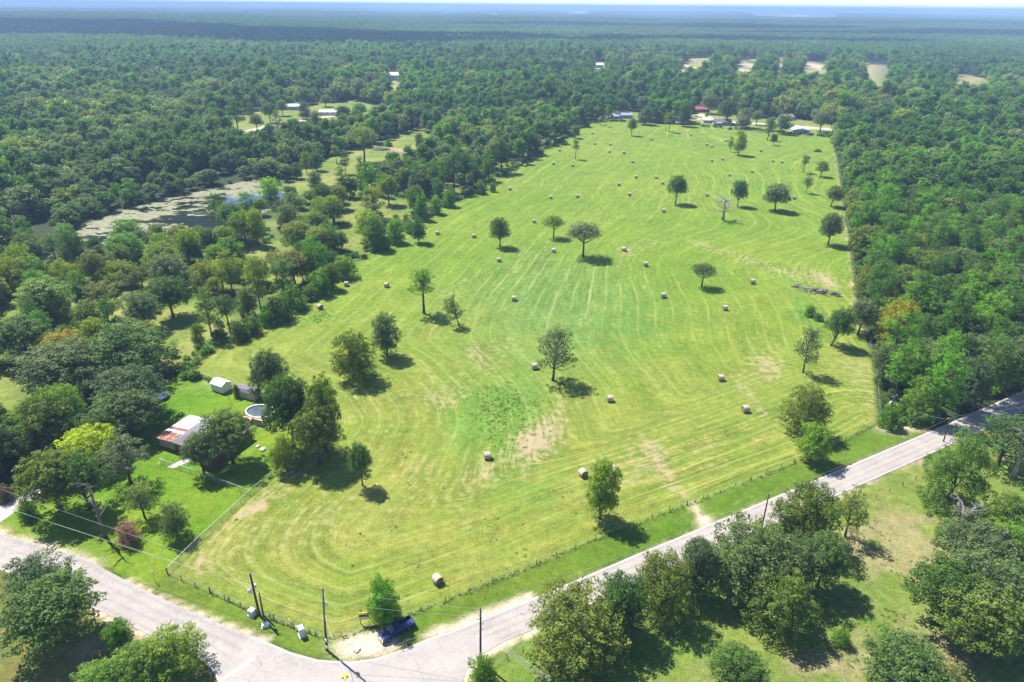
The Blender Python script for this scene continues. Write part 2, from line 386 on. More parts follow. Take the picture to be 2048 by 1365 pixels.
# dirt mounds' bare soil in the far meadow, lanes of the far hamlet
streak([(770, 300), (815, 305)], 4.0, 1.2, pas_dry); paint(np.clip(np.exp(-.5 * (dist_line(wpoly([(770, 297), (812, 303)]), X, Y) / 3.5)**2), 0, 1), (.30, .215, .15))
for pts in ([(500, 262), (560, 247), (640, 236), (700, 226)], [(505, 225), (560, 213), (600, 207)], [(545, 262), (590, 250)]):
    paint(np.clip(np.exp(-.5 * (dist_line(wpoly(pts), X, Y) / 2.8)**2) * 1.3, 0, 1), (.42, .36, .28))
for pts, wd in (([(1385, 236), (1440, 243), (1500, 247), (1560, 251), (1700, 262)], 3.6), ([(1400, 229), (1425, 240)], 3.0), ([(1370, 128), (1355, 150)], 5), ([(1505, 125), (1478, 148)], 6), ([(1566, 115), (1560, 135)], 6), ([(1628, 126), (1630, 142)], 6), ([(1752, 134), (1764, 148)], 6)):
    paint(np.clip(np.exp(-.5 * (dist_line(wpoly(pts), X, Y) / wd)**2) * 1.4, 0, 1), (.46, .38, .29))
# stripes left by the mower and the rake: distance to the nearer field edge
d1 = dist_line(LEFT_EDGE, X, Y); d2 = dist_line(BOT_EDGE, X, Y); d2 = d2 * 1.7 + np.maximum(0, d2 - 20) * 5; d3 = dist_line(YARD_SIDE, X, Y) * 1.25
k_ = 7.0
S = -k_ * np.log(np.exp(-d1 / k_) + np.exp(-d2 / k_) + np.exp(-d3 / k_) + 1e-30)
rightk = smooth(60, 125, d1) * smooth(180, 300, Y)
S = S + rightk * (13 * np.sin(Y / 36.0 + X / 55) + 7 * np.sin(Y / 18.0 + 1.3)) + (vnoise(X, Y, 42, 7) - .5) * 4 + (vnoise(X, Y, 12, 8) - .5) * .8
T = -X * math.sin(R_(20)) * 0 + (X * math.sin(R_(19.5)) + Y * math.cos(R_(19.5)))
amp = fmask * (.65 + .6 * smooth(.35, .65, vnoise(X, Y, 55, 9)))
Z = terrain(X, Y)
pd = sdist(POND, X, Y); Z = Z - .8 * smooth(-1, 2.5, pd)
paint(smooth(-3, 0.5, pd) * (1 - smooth(0, 1, pd) * .0) * .85, (.055, .075, .022))
nx, ny = len(gx), len(gy)
ii = (np.arange(ny - 1)[:, None] * nx + np.arange(nx - 1)[None, :]).ravel()
quads = np.stack([ii, ii + 1, ii + nx + 1, ii + nx], 1)

def ground_material():
    m, t, o = new_mat("ground"); tc = t.nodes.new("ShaderNodeTexCoord"); P = tc.outputs['Object']
    c = N(t, "ShaderNodeAttribute", attribute_name="Col").outputs['Color']
    dr = N(t, "ShaderNodeAttribute", attribute_name="dry").outputs['Fac']
    s = N(t, "ShaderNodeAttribute", attribute_name="stripe").outputs['Fac']; tt = N(t, "ShaderNodeAttribute", attribute_name="along").outputs['Fac']
    am = N(t, "ShaderNodeAttribute", attribute_name="amp").outputs['Fac']
    n1 = noise(t, P, .10, 4); n2 = noise(t, P, .55, 5, .65); n3 = noise(t, P, 2.6, 4, .7)
    # streaky grain that follows the mowing
    cv = N(t, "ShaderNodeCombineXYZ", ins={0: math_(t, 'MULTIPLY', s, 1.0), 1: math_(t, 'MULTIPLY', tt, .12), 2: 0.0}).outputs[0]
    g1 = noise(t, cv, .9, 4, .65); g2 = noise(t, cv, .22, 3, .6)
    v = math_(t, 'ADD', math_(t, 'ADD', remap(t, n1, .3, .7, -.13, .13), remap(t, n2, .3, .7, -.26, .26)), remap(t, n3, .3, .7, -.36, .36))
    gv = math_(t, 'MULTIPLY', am, math_(t, 'ADD', remap(t, g1, .3, .7, -.26, .26), remap(t, g2, .3, .7, -.13, .13)))
    val = math_(t, 'ADD', 1.0, math_(t, 'ADD', v, gv))
    sc = t.nodes.new("ShaderNodeVectorMath"); sc.operation = 'SCALE'; t.links.new(c, sc.inputs[0]); t.links.new(val, sc.inputs['Scale'])
    cc = sc.outputs[0]
    hue = remap(t, noise(t, P, .16, 4, .6), .42, .66, 0, .30)
    cc = mixc(t, hue, cc, mixc(t, 1.0, cc, (1.35, 1.02, 1.15), 'MULTIPLY'))
    # pale windrow lines and darker passes
    fr = math_(t, 'FRACT', math_(t, 'DIVIDE', s, 5.4)); tri = math_(t, 'ABSOLUTE', math_(t, 'SUBTRACT', fr, .5))
    brk = remap(t, noise(t, N(t, "ShaderNodeCombineXYZ", ins={0: math_(t, 'MULTIPLY', s, .16), 1: math_(t, 'MULTIPLY', tt, .035), 2: 3.0}).outputs[0], 1.0, 4, .65), .38, .62)
    ln = math_(t, 'MULTIPLY', math_(t, 'MULTIPLY', remap(t, tri, .39, .465), brk), math_(t, 'MULTIPLY', am, .58))
    ln = math_(t, 'MULTIPLY', ln, remap(t, n3, .3, .7, .4, 1.2))
    cc = mixc(t, ln, cc, (.33, .33, .12))
    fr2 = math_(t, 'FRACT', math_(t, 'DIVIDE', s, 10.8)); dk = math_(t, 'MULTIPLY', remap(t, math_(t, 'ABSOLUTE', math_(t, 'SUBTRACT', fr2, .5)), .2, .3, 0, .24), am)
    cc = mixc(t, dk, cc, (.07, .155, .012))
    # dry thatch
    df = math_(t, 'ADD', math_(t, 'MULTIPLY', dr, 1.12), math_(t, 'ADD', remap(t, g1, .25, .75, -.7, .7), remap(t, n2, .25, .75, -.8, .8)))
    df = remap(t, df, .52, 1.4, 0, .72)
    cc = mixc(t, df, cc, (.37, .27, .185))
    h = math_(t, 'ADD', math_(t, 'MULTIPLY', n2, .6), math_(t, 'MULTIPLY', n3, .4))
    bp = N(t, "ShaderNodeBump", ins={'Strength': .35, 'Distance': .25, 'Height': h})
    b = N(t, "ShaderNodeBsdfPrincipled", ins={'Base Color': cc, 'Roughness': .9, 'Specular IOR Level': .12, 'Normal': bp.outputs[0]})
    t.links.new(b.outputs[0], o.inputs[0]); return m
gme = fast_mesh("ground", np.stack([X, Y, Z], 1), quads, [ground_material()],
                [("Col", 'FLOAT_COLOR', np.column_stack([col, np.ones(len(X))])), ("dry", 'FLOAT', dry * fmask), ("stripe", 'FLOAT', S), ("along", 'FLOAT', T), ("amp", 'FLOAT', amp)], True)
tag(put("ground", gme), "mown hay field, lawns and woodland floor", None, None, 'structure')

# ------------------------------------------------------------------ roads
def road_material():
    m, t, o = new_mat("road_surface"); tc = t.nodes.new("ShaderNodeTexCoord"); P = tc.outputs['Object']
    u = N(t, "ShaderNodeAttribute", attribute_name="across").outputs['Fac']; k = N(t, "ShaderNodeAttribute", attribute_name="lane").outputs['Fac']
    n1 = noise(t, P, .22, 5); n2 = noise(t, P, 1.6, 5, .7); n3 = noise(t, P, 9.0, 3, .7)
    val = math_(t, 'ADD', 1.0, math_(t, 'ADD', math_(t, 'ADD', remap(t, n1, .3, .7, -.11, .11), remap(t, n2, .3, .7, -.09, .09)), remap(t, n3, .3, .7, -.08, .08)))
    # wheel paths
    wp = math_(t, 'ABSOLUTE', math_(t, 'SUBTRACT', math_(t, 'FRACT', math_(t, 'MULTIPLY', u, 4.0)), .5))
    val = math_(t, 'SUBTRACT', val, math_(t, 'MULTIPLY', k, remap(t, wp, .0, .3, .13, 0)))
    sc = t.nodes.new("ShaderNodeVectorMath"); sc.operation = 'SCALE'; sc.inputs[0].default_value = (.328, .292, .272); t.links.new(val, sc.inputs['Scale'])
    cc = sc.outputs[0]
    wv = t.nodes.new("ShaderNodeVectorMath"); wv.operation = 'ADD'; t.links.new(P, wv.inputs[0])
    nzc = t.nodes.new("ShaderNodeTexNoise"); nzc.inputs['Scale'].default_value = .8; t.links.new(P, nzc.inputs['Vector']); t.links.new(nzc.outputs['Color'], wv.inputs[1])
    vo = N(t, "ShaderNodeTexVoronoi", feature='DISTANCE_TO_EDGE', ins={'Vector': wv.outputs[0], 'Scale': .42})
    crk = math_(t, 'MULTIPLY', remap(t, vo.outputs[0], .006, .02, 1, 0), remap(t, noise(t, P, .12, 2), .50, .60))
    cc = mixc(t, math_(t, 'MULTIPLY', crk, .45), cc, (.10, .092, .09))
    cc = mixc(t, remap(t, noise(t, P, .5, 4), .64, .74, 0, .28), cc, (.22, .20, .20))
    b = N(t, "ShaderNodeBsdfPrincipled", ins={'Base Color': cc, 'Roughness': .85, 'Specular IOR Level': .2})
    t.links.new(b.outputs[0], o.inputs[0]); return m

def resample(L, n):
    L = np.asarray(L); s = np.r_[0, np.cumsum(np.hypot(*np.diff(L, axis=0).T))]; q = np.linspace(0, s[-1], n)
    return np.column_stack([np.interp(q, s, L[:, 0]), np.interp(q, s, L[:, 1])])
RZ = .05
V = []; Fs = []; ua = []; la = []
def ladder(A, B, n=60, m=16):
    A = resample(A, n); B = resample(B, n); b = len(V)
    for i in range(n):
        for j in range(m + 1):
            q = j / m; p = A[i] * (1 - q) + B[i] * q; V.append((p[0], p[1], RZ)); ua.append(q); la.append(1.0)
    for i in range(n - 1):
        for j in range(m):
            a = b + i*(m+1) + j; Fs.append((a, a+1, a+m+2, a+m+1))
ladder(RD_UP, RD_LO); ladder(LF_UP, LF_LO)
b0 = len(V)
for p in CROSS: V.append((p[0], p[1], RZ)); ua.append(.5); la.append(0.0)
for tri in tessellate_polygon([[Vector((p[0], p[1], 0)) for p in CROSS]]): Fs.append(tuple(b0 + i for i in tri))
me = bpy.data.meshes.new("road"); me.from_pydata(V, [], Fs); me.materials.append(road_material())
for an, dat in (("across", ua), ("lane", la)):
    a_ = me.attributes.new(an, 'FLOAT', 'POINT'); a_.data.foreach_set("value", dat)
bm = bmesh.new(); bm.from_mesh(me)
for f in bm.faces:
    if f.normal.z < 0: f.normal_flip()
bm.to_mesh(me); bm.free()
tag(put("road", me), None, None, None, 'structure')

def paint_mat(name, c, wear):
    m, t, o = new_mat(name); tc = t.nodes.new("ShaderNodeTexCoord")
    nz = noise(t, tc.outputs['Object'], 3.0, 6, .75)
    cc = mixc(t, remap(t, nz, wear, wear + .12), c, (.328, .292, .272))
    b = N(t, "ShaderNodeBsdfPrincipled", ins={'Base Color': cc, 'Roughness': .7}); t.links.new(b.outputs[0], o.inputs[0]); return m
def line_strip(L, wd, z=RZ + .006, n=80):
    L = resample(L, n); A = offset_line(L, -wd/2); B = offset_line(L, wd/2)
    return [(*p, z) for p in A] + [(*p, z) for p in B], [(i, i+1, n+i+1, n+i) for i in range(n-1)]
MARKW = paint_mat("white_line", (.66, .63, .60), .50); MARKY = paint_mat("yellow_line", (.50, .38, .17), .42)
mb = MB()
up_curve = np.vstack([CROSS[:7], RD_UP])
mb.add(*line_strip(offset_line(RD_UP, .22), .14)); mb.add(*line_strip(offset_line(RD_LO[1:], -.22), .07)); mb.add(*line_strip(offset_line(CROSS[:8], .25), .16))
sb0, sb1 = at(510, 1316)[:2], at(438, 1364)[:2]; mb.add(*line_strip(np.array([sb0, sb1]), .55, n=6))
tag(mb.build("road_markings", MARKW), None, None, None, 'structure')
mb = MB(); mid_line = (resample(RD_UP, 60) + resample(RD_LO, 60)) / 2
mb.add(*line_strip(mid_line + 0, .11)); mb.add(*line_strip(offset_line(mid_line, .25), .11))
tag(mb.build("road_center_markings", MARKY), None, None, None, 'structure')
def sheet(name, pts, mat, z=.03, kind='structure'):
    P = [Vector((p[0], p[1], z)) for p in pts]; me = bpy.data.meshes.new(name)
    me.from_pydata([tuple(p) for p in P], [], [tuple(q) for q in tessellate_polygon([P])]); me.materials.append(mat)
    bm = bmesh.new(); bm.from_mesh(me)
    for f in bm.faces:
        if f.normal.z < 0: f.normal_flip()
    bm.to_mesh(me); bm.free(); return tag(put(name, me), None, None, None, kind)
CONC = plain("concrete", (.46, .43, .40), .85, var=.12, scale=1.2)
sheet("driveway_path", wpoly([(-90, 1062), (0, 1012), (48, 988), (100, 950), (112, 962), (66, 1000), (0, 1046), (-60, 1080)]), plain("driveway_gravel", (.36, .33, .32), .9, var=.14))
sheet("garden_path", [at(*p)[:2] for p in [(334, 935), (386, 910), (404, 912), (346, 938)]], CONC, .035)

# ------------------------------------------------------------------ pond
def pond_material():
    m, t, o = new_mat("pond"); tc = t.nodes.new("ShaderNodeTexCoord"); P = tc.outputs['Object']
    k = N(t, "ShaderNodeAttribute", attribute_name="algae").outputs['Fac']
    mp = N(t, "ShaderNodeMapping", ins={'Vector': P}); mp.inputs['Rotation'].default_value = (0, 0, .25); mp.inputs['Scale'].default_value = (.55, 1.0, 1)
    n1 = noise(t, mp.outputs[0], .16, 5, .6); n2 = noise(t, mp.outputs[0], .7, 4, .6)
    f = remap(t, math_(t, 'ADD', k, math_(t, 'ADD', remap(t, n1, .3, .7, -.55, .55), remap(t, n2, .3, .7, -.22, .22))), .45, .58)
    ac = mixc(t, remap(t, n2, .35, .65), (.085, .105, .04), (.235, .235, .11)); ac = mixc(t, remap(t, noise(t, P, 1.5, 3), .45, .7, 0, .6), ac, (.15, .115, .07))
    wt = N(t, "ShaderNodeBsdfPrincipled", ins={'Base Color': (.012, .014, .010, 1), 'Roughness': .03, 'IOR': 2.1, 'Specular IOR Level': 1.0})
    al = N(t, "ShaderNodeBsdfPrincipled", ins={'Base Color': ac, 'Roughness': .75})
    mx = N(t, "ShaderNodeMixShader", ins={0: f, 1: wt.outputs[0], 2: al.outputs[0]}); t.links.new(mx.outputs[0], o.inputs[0]); return m
cx0, cx1 = POND[:, 0].min() - 4, POND[:, 0].max() + 4; cy0, cy1 = POND[:, 1].min() - 4, POND[:, 1].max() + 4
px_, py_ = np.meshgrid(np.arange(cx0, cx1, 1.5), np.arange(cy0, cy1, 1.5)); n_x = px_.shape[1]; n_y = px_.shape[0]
PX, PY = px_.ravel(), py_.ravel(); al = np.full(len(PX), .72)
for a, b, r1, r2, m in ((392, 434, 10, 3.5, -.5), (424, 443, 9, 6, -.85), (335, 440, 6, 4, -.45), (545, 405, 14, 9, -.8), (400, 415, 20, 6, -.30), (440, 462, 12, 6, -.7), (175, 478, 12, 5, -.4), (460, 400, 14, 5, -.35)):
    c = at(a, b); al += m * np.exp(-.5 * (((PX - c[0]) / r1)**2 + ((PY - c[1]) / r2)**2))
jj = (np.arange(n_y - 1)[:, None] * n_x + np.arange(n_x - 1)[None, :]).ravel()
qd = np.stack([jj, jj + 1, jj + n_x + 1, jj + n_x], 1)
cen = sdist(POND, PX[qd].mean(1), PY[qd].mean(1)); qd = qd[cen > -2.0]
tag(put("pond_water", fast_mesh("pond_water", np.stack([PX, PY, np.full(len(PX), -.22)], 1), qd, [pond_material()], [("algae", 'FLOAT', al)], True)), None, None, None, 'structure')

# ------------------------------------------------------------------ trees: meshes of each kind, in metres
def unit(a): return a / (np.linalg.norm(a, axis=1, keepdims=True) + 1e-9)

def leaf_cloud(rng, clumps, size, dens, aspect=.62, out=.8, up=.45, scatter=.34, flat=.85):
    """clumps: rows x y z r. Small leaf sprays over each clump's surface and through it."""
    Vs = []; tn = []
    for c in clumps:
        r = c[3]; n = max(6, int(dens * 4 * math.pi * r * r / (size * size * aspect)))
        d = unit(rng.normal(size=(n, 3)) + np.array([0, 0, .28])); rad = r * (1.02 - scatter * rng.random(n)**1.6) * (1 + .12 * rng.normal(size=n))
        P = c[:3] + d * rad[:, None] * np.array([1, 1, flat])
        Nn = unit(d * out + rng.normal(size=(n, 3)) * .42 + np.array([0, 0, up]))
        tg = unit(np.cross(Nn, rng.normal(size=(n, 3)))); bt = np.cross(Nn, tg)
        s = size * rng.uniform(.6, 1.35, n)[:, None]
        a = tg * s * .5; b = bt * s * .5 * aspect
        q = np.stack([P - a, P - b * rng.uniform(.7, 1.2, (n, 1)) + Nn * s * .1, P + a, P + b * rng.uniform(.7, 1.2, (n, 1)) + Nn * s * .1], 1)
        Vs.append(q.reshape(-1, 3)); tone = np.clip(rng.normal(.46, .17) + rng.normal(0, .11, n), 0, 1); tn.append(np.repeat(tone, 4))
    V = np.concatenate(Vs); T_ = np.concatenate(tn); return V, np.arange(len(V)).reshape(-1, 4), T_

def lobes(rng, n=3):
    k = [(rng.integers(1, 4), rng.random() * 6.28, rng.uniform(.5, 1)) for _ in range(n)]
    return lambda a, e: sum(w * math.sin(f * a + p + e * 1.7 * f) for f, p, w in k) / n

def dome(rng, n, W, z0, z1, cr=(.11, .18), low=-.55, ir=.22, pw=1.0, gap=0.0):
    out = []; zc = z0 + (z1 - z0) * .45; hz_u = z1 - zc; hz_d = zc - z0; lb = lobes(rng); g = math.pi * (3 - 5**.5)
    for i in range(n):
        z = 1 - (1 - low) * (i + .5) / n; a = i * g + rng.normal(0, .25); rr = math.sqrt(max(0, 1 - z * z))**pw
        s = (1 + ir * lb(a, z)) * rng.uniform(.80, 1.0); r = W * rng.uniform(*cr)
        if rng.random() < gap: continue
        R0 = max(.1, W / 2 * s - r * .8)
        out.append((R0 * rr * math.cos(a), R0 * rr * math.sin(a), zc + z * s * (hz_u - r * .6 if z > 0 else hz_d - r * .3), r))
    for i in range(n // 4):
        a = rng.random() * 6.28; q = rng.uniform(.1, .55) * W / 2; out.append((q * math.cos(a), q * math.sin(a), zc + rng.uniform(-.4, .4) * hz_u, W * rng.uniform(*cr)))
    return np.array(out)

def wood(rng, clumps, H, W, zb, r0=.30, n_limb=12, bend=.4, top=.8, mat=None):
    mb = MB(); bx, by = rng.normal(0, bend, 2); tz = H * top
    tp = [(0, 0, -.15), (bx * .15, by * .15, H * .12), (bx * .5, by * .5, H * .35), (bx, by, H * .6), (bx * 1.1, by * 1.1, tz)]
    mb.tube(tp, [r0 * 1.35, r0, r0 * .8, r0 * .5, r0 * .15], 7)
    order = rng.permutation(len(clumps))[:n_limb]
    for i in order:
        c = clumps[i]; h = min(max(zb * .8, c[2] - W * rng.uniform(.18, .4)), tz * .85); q = h / tz
        s = Vector((bx * q, by * q, h)); e = Vector(c[:3]); m_ = s.lerp(e, .5) + Vector((0, 0, -W * .03)) + Vector(rng.normal(0, .25, 3))
        mb.tube([s, m_, e], [r0 * .42, r0 * .28, r0 * .08], 5, cap=False)
    return mb

PROT = {}
def proto(key, clumps, H, W, zb, sp, size, dens, seed, bark=BARK, r0=.3, limbs=12, bend=.4, top=.8, **kw):
    rng = np.random.default_rng(seed)
    V, Fq, T_ = leaf_cloud(rng, clumps, size, dens, **kw)
    cm = fast_mesh("crown", V, Fq, [leaf_mat(sp)], [("tone", 'FLOAT', T_)])
    tm = wood(rng, clumps, H, W, zb, r0, limbs, bend, top).mesh("trunk", bark, True)
    PROT[key] = (cm, tm, H, W, sp)

def pine_clumps(rng, H, W, zb, lv, k=5, cr=.17, pw=1.25, jitter=.18):
    out = []; lb = lobes(rng)
    for i in range(lv):
        q = i / (lv - 1); z = zb + (H - zb) * q * .95; prof = (1 - q**pw) * (.55 + .45 * min(1, q * 3.5 + .25)); n = max(1, int(round(k * (prof + .35))))
        a0 = rng.random() * 6.28
        for j in range(n):
            a = a0 + j * 6.283 / n + rng.normal(0, .3); r = W / 2 * prof * rng.uniform(.62, 1.0) * (1 + .25 * lb(a, q)); rr = W * cr * rng.uniform(.75, 1.2) * (.75 + .4 * prof)
            out.append((r * math.cos(a), r * math.sin(a), z + rng.normal(0, jitter * 2), rr))
        if prof > .4: out.append((rng.normal(0, .3), rng.normal(0, .3), z, W * cr * .9))
    return np.array(out)

def g_(s): return np.random.default_rng(s)
def crown(rng, W, z0, z1, rings, lr=(.24, .33), nc=28, cr=(.043, .070), gap=.10, low=-.45, flat=.82):
    """a crown of big lobes, each a heap of leaf clumps; rings: (count, height 0..1, reach 0..1)"""
    out = []; g = math.pi * (3 - 5**.5); Hh = z1 - z0
    for cnt, hz, reach in rings:
        a0 = rng.random() * 6.28
        for k in range(cnt):
            R = W * rng.uniform(*lr); az = a0 + 6.283 * k / cnt + rng.normal(0, .28); q = max(0, W / 2 - R) * reach * rng.uniform(.78, 1.08)
            c = np.array([q * math.cos(az), q * math.sin(az), min(z0 + Hh * (hz + rng.normal(0, .05)), z1 - R * flat)])
            n = max(6, int(nc * (R / (W * .28))**2 * rng.uniform(.85, 1.15))); out.append((*c, R * .62))
            for i in range(n):
                if rng.random() < gap: continue
                z = 1 - (1 - low) * (i + .5) / n; an = i * g + rng.normal(0, .3); rr = math.sqrt(max(0, 1 - z * z)); s = R * rng.uniform(.74, 1.06)
                out.append((c[0] + s * rr * math.cos(an), c[1] + s * rr * math.sin(an), c[2] + s * z * flat, W * rng.uniform(*cr)))
    return np.array(out)

for i in range(6):
    rg = g_(100 + i); W_ = 11.5; H_ = 13.0
    proto(f"oak{i}", crown(rg, W_, 2.8 + .3 * (i % 3), H_, [(5 + i % 2, .34, 1.0), (3 + i % 2, .66, .75), (1, .9, .3)]), H_, W_, 3.4, 'oak', .36, .62, 200 + i, r0=.32, limbs=18)
for i in range(3):
    rg = g_(130 + i); proto(f"sparse{i}", crown(rg, 9.5, 3.4, 13.0, [(5, .22, 1.05), (4, .5, .9), (3, .8, .55)], (.15, .22), 19, (.045, .07), .12, -.6), 13.0, 9.5, 4.0, 'oak', .34, .55, 230 + i, r0=.26, limbs=34)
for i in range(2):
    rg = g_(140 + i); proto(f"oval{i}", crown(rg, 8.0, 1.4, 12.0, [(5, .2, 1.0), (5, .48, 1.0), (3, .74, .8), (1, .95, .1)], (.22, .30), 26, (.05, .08), .06), 12.0, 8.0, 2.0, 'oak', .31, .62, 240 + i, r0=.26, limbs=14)
for i in range(2):
    rg = g_(150 + i); proto(f"bushy{i}", crown(rg, 12.0, .8, 12.5, [(7, .18, 1.0), (6, .45, 1.0), (4, .72, .75), (1, .95, .2)], (.19, .27), 24, (.038, .062), .07), 12.5, 12.0, 1.6, 'oak', .34, .62, 250 + i, r0=.3, limbs=18)
for i in range(3):
    rg = g_(160 + i); proto(f"tall{i}", crown(rg, 7.0, 7.0, 15.0, [(4, .25, 1.0), (3, .6, .8), (1, .9, .3)], (.21, .30), 20, (.055, .085), .12), 15.0, 7.0, 7.0, 'oak', .34, .55, 260 + i, r0=.27, limbs=20)
for i in range(2):
    rg = g_(170 + i); proto(f"umbrella{i}", crown(rg, 12.0, 6.6, 12.5, [(6, .3, 1.05), (4, .62, .55)], (.19, .28), 22, (.042, .068), .08, -.25, .7), 12.5, 12.0, 6.0, 'oak', .36, .56, 270 + i, r0=.34, limbs=24)
for i in range(5):
    rg = g_(180 + i); H_ = 19.0; W_ = 8.4
    proto(f"pine{i}", crown(rg, W_, 6.6 - i * .5, H_, [(4, .12, .9), (4, .34, 1.0), (4, .55, .95), (3, .76, .8), (1, .96, .1)], (.19, .27), 16, (.045, .075), .14, -.6, .72), H_, W_, 7.0, 'pine', .44, .60, 280 + i, BARK_PINE, .24, 24, .35, .93, aspect=.36, out=.6, up=.5, scatter=.6, flat=.8)
for i in range(2):
    rg = g_(190 + i); proto(f"youngpine{i}", crown(rg, 7.0, .5, 9.5, [(6, .12, 1.0), (5, .38, 1.0), (4, .62, .85), (2, .85, .6)], (.19, .27), 11, (.075, .11), .08, -.6, 1.0), 9.5, 7.0, 1.0, 'pine', .34, .62, 290 + i, BARK_PINE, .16, 14, .2, .9, aspect=.36, out=.6, up=.5, scatter=.6)
    rg = g_(193 + i); proto(f"widepine{i}", crown(rg, 13.0, .9, 15.0, [(7, .12, 1.0), (7, .36, 1.0), (5, .6, .85), (3, .8, .6), (1, .96, .1)], (.17, .24), 20, (.035, .058), .1, -.6, .85), 15.0, 13.0, 1.5, 'pine', .38, .60, 297 + i, BARK_PINE, .3, 20, .3, .9, aspect=.4, out=.6, up=.5, scatter=.6)
for i in range(3):
    rg = g_(195 + i); proto(f"shrub{i}", crown(rg, 5.0, .0, 4.0, [(5, .2, 1.0), (3, .6, .6)], (.22, .32), 9, (.10, .15), .1), 4.0, 5.0, .5, 'shrub', .28, .6, 295 + i, r0=.09, limbs=6, top=.6)
    if i < 2:
        PROT[f"bloom{i}"] = (PROT[f"shrub{i}"][0].copy(), PROT[f"shrub{i}"][1], 4.0, 5.0, 'bloom'); PROT[f"bloom{i}"][0].materials[0] = leaf_mat('bloom')

SNAGW = plain('snag_bark', (.17, .14, .125), .9, var=.45, scale=1.0)
def dead_wood(seed, H, W, n=11, r0=.24, snag=False):
    rng = g_(seed); mb = MB()
    tp = [(0, 0, -.15), (.1, .05, H * .25), (-.1, .1, H * .5), (.15, 0, H * .75), (.1, .1, H)]
    mb.tube(tp, [r0 * 1.3, r0, r0 * .8, r0 * .55, r0 * .12], 7)
    for i in range(n):
        h = H * rng.uniform(.32, .95); a = i * 2.4 + rng.normal(0, .3); L = W / 2 * rng.uniform(.55, 1.0) * (.35 if snag and rng.random() < .5 else 1)
        s = Vector((0, 0, h)); m_ = s + Vector((math.cos(a) * L * .5, math.sin(a) * L * .5, L * .35)); e = s + Vector((math.cos(a + .3) * L, math.sin(a + .3) * L, L * rng.uniform(.3, .8)))
        mb.tube([s, m_, e], [r0 * .4, r0 * .27, r0 * .07], 5, cap=False)
        for j in range(6):
            b = s.lerp(e, rng.uniform(.35, 1.0)); dd = Vector(rng.normal(0, 1, 3)); dd.z = abs(dd.z) * .6; mb.tube([b, b + dd.normalized() * L * rng.uniform(.22, .45)], [r0 * .13, r0 * .03], 4, cap=False)
    return mb.mesh("trunk", SNAGW if snag else DEADWOOD, True)
DEAD = {'dead0': (dead_wood(301, 9.0, 8.5, 22, .36), 9.0, 8.5), 'dead1': (dead_wood(302, 9.0, 8.0, 20, .32), 9.0, 8.0), 'snag': (dead_wood(303, 12.0, 5.0, 14, .27, True), 12.0, 5.0)}

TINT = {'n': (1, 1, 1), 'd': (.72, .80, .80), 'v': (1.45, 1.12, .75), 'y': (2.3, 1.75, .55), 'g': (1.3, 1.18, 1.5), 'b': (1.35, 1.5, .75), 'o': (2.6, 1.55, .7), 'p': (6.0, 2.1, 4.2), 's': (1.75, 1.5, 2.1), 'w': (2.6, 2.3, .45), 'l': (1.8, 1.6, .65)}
KIND = {'oak': 'oak_tree', 'sparse': 'oak_tree', 'oval': 'oak_tree', 'bushy': 'oak_tree', 'tall': 'oak_tree', 'umbrella': 'oak_tree', 'pine': 'pine_tree', 'youngpine': 'pine_tree', 'widepine': 'pine_tree', 'shrub': 'shrub', 'bloom': 'shrub'}
TREES = []; n_kind = {}
trng = random.Random(77)
def stem_of(key): return key.rstrip('0123456789')
def add_tree(key, p, H, W, tint, label, group=None, lean=(0, 0), cat=None, name=None):
    if key in DEAD:
        me, h0, w0 = DEAD[key]
        t = thing('dead_tree', label, cat or 'dead tree', (p[0], p[1], 0), trng.uniform(0, 6.28), group); t.scale = (W / w0, W / w0, H / h0)
        put('trunk', me, t); TREES.append((p[0], p[1], W)); return t
    cm, tm, h0, w0, sp = PROT[key]; nm = name or KIND[stem_of(key)]
    t = thing(nm, label, cat or ('shrub' if nm == 'shrub' else 'tree'), (p[0], p[1], float(terrain(np.array([p[0]]), np.array([p[1]]))[0])), 0, group)
    t.rotation_euler = (lean[0], lean[1], trng.uniform(0, 6.28)); t.scale = (W / w0, W / w0, H / h0)
    c = put('crown', cm, t); put('trunk', tm, t)
    if tint != 'n':
        c.material_slots[0].link = 'OBJECT'; c.material_slots[0].material = leaf_mat(sp, TINT[tint])
    n_kind[nm] = n_kind.get(nm, 0) + 1; TREES.append((p[0], p[1], W)); return t

def tree_b(key, bx, by, ty, wpx, tint, label, lean=(0, 0), **kw):
    p = at(bx, by); H = height_to(p, ty); W = wpx * proj([p[0], p[1], H * .6])[2] / FOC
    return add_tree(key, p, H, W, tint, label, lean=lean, **kw)
def tree_t(key, tx, ty, H, wpx, tint, label, **kw):
    p = at(tx, ty, H * .95); W = wpx * proj([p[0], p[1], H * .6])[2] / FOC
    return add_tree(key, p, H, W, tint, label, **kw)

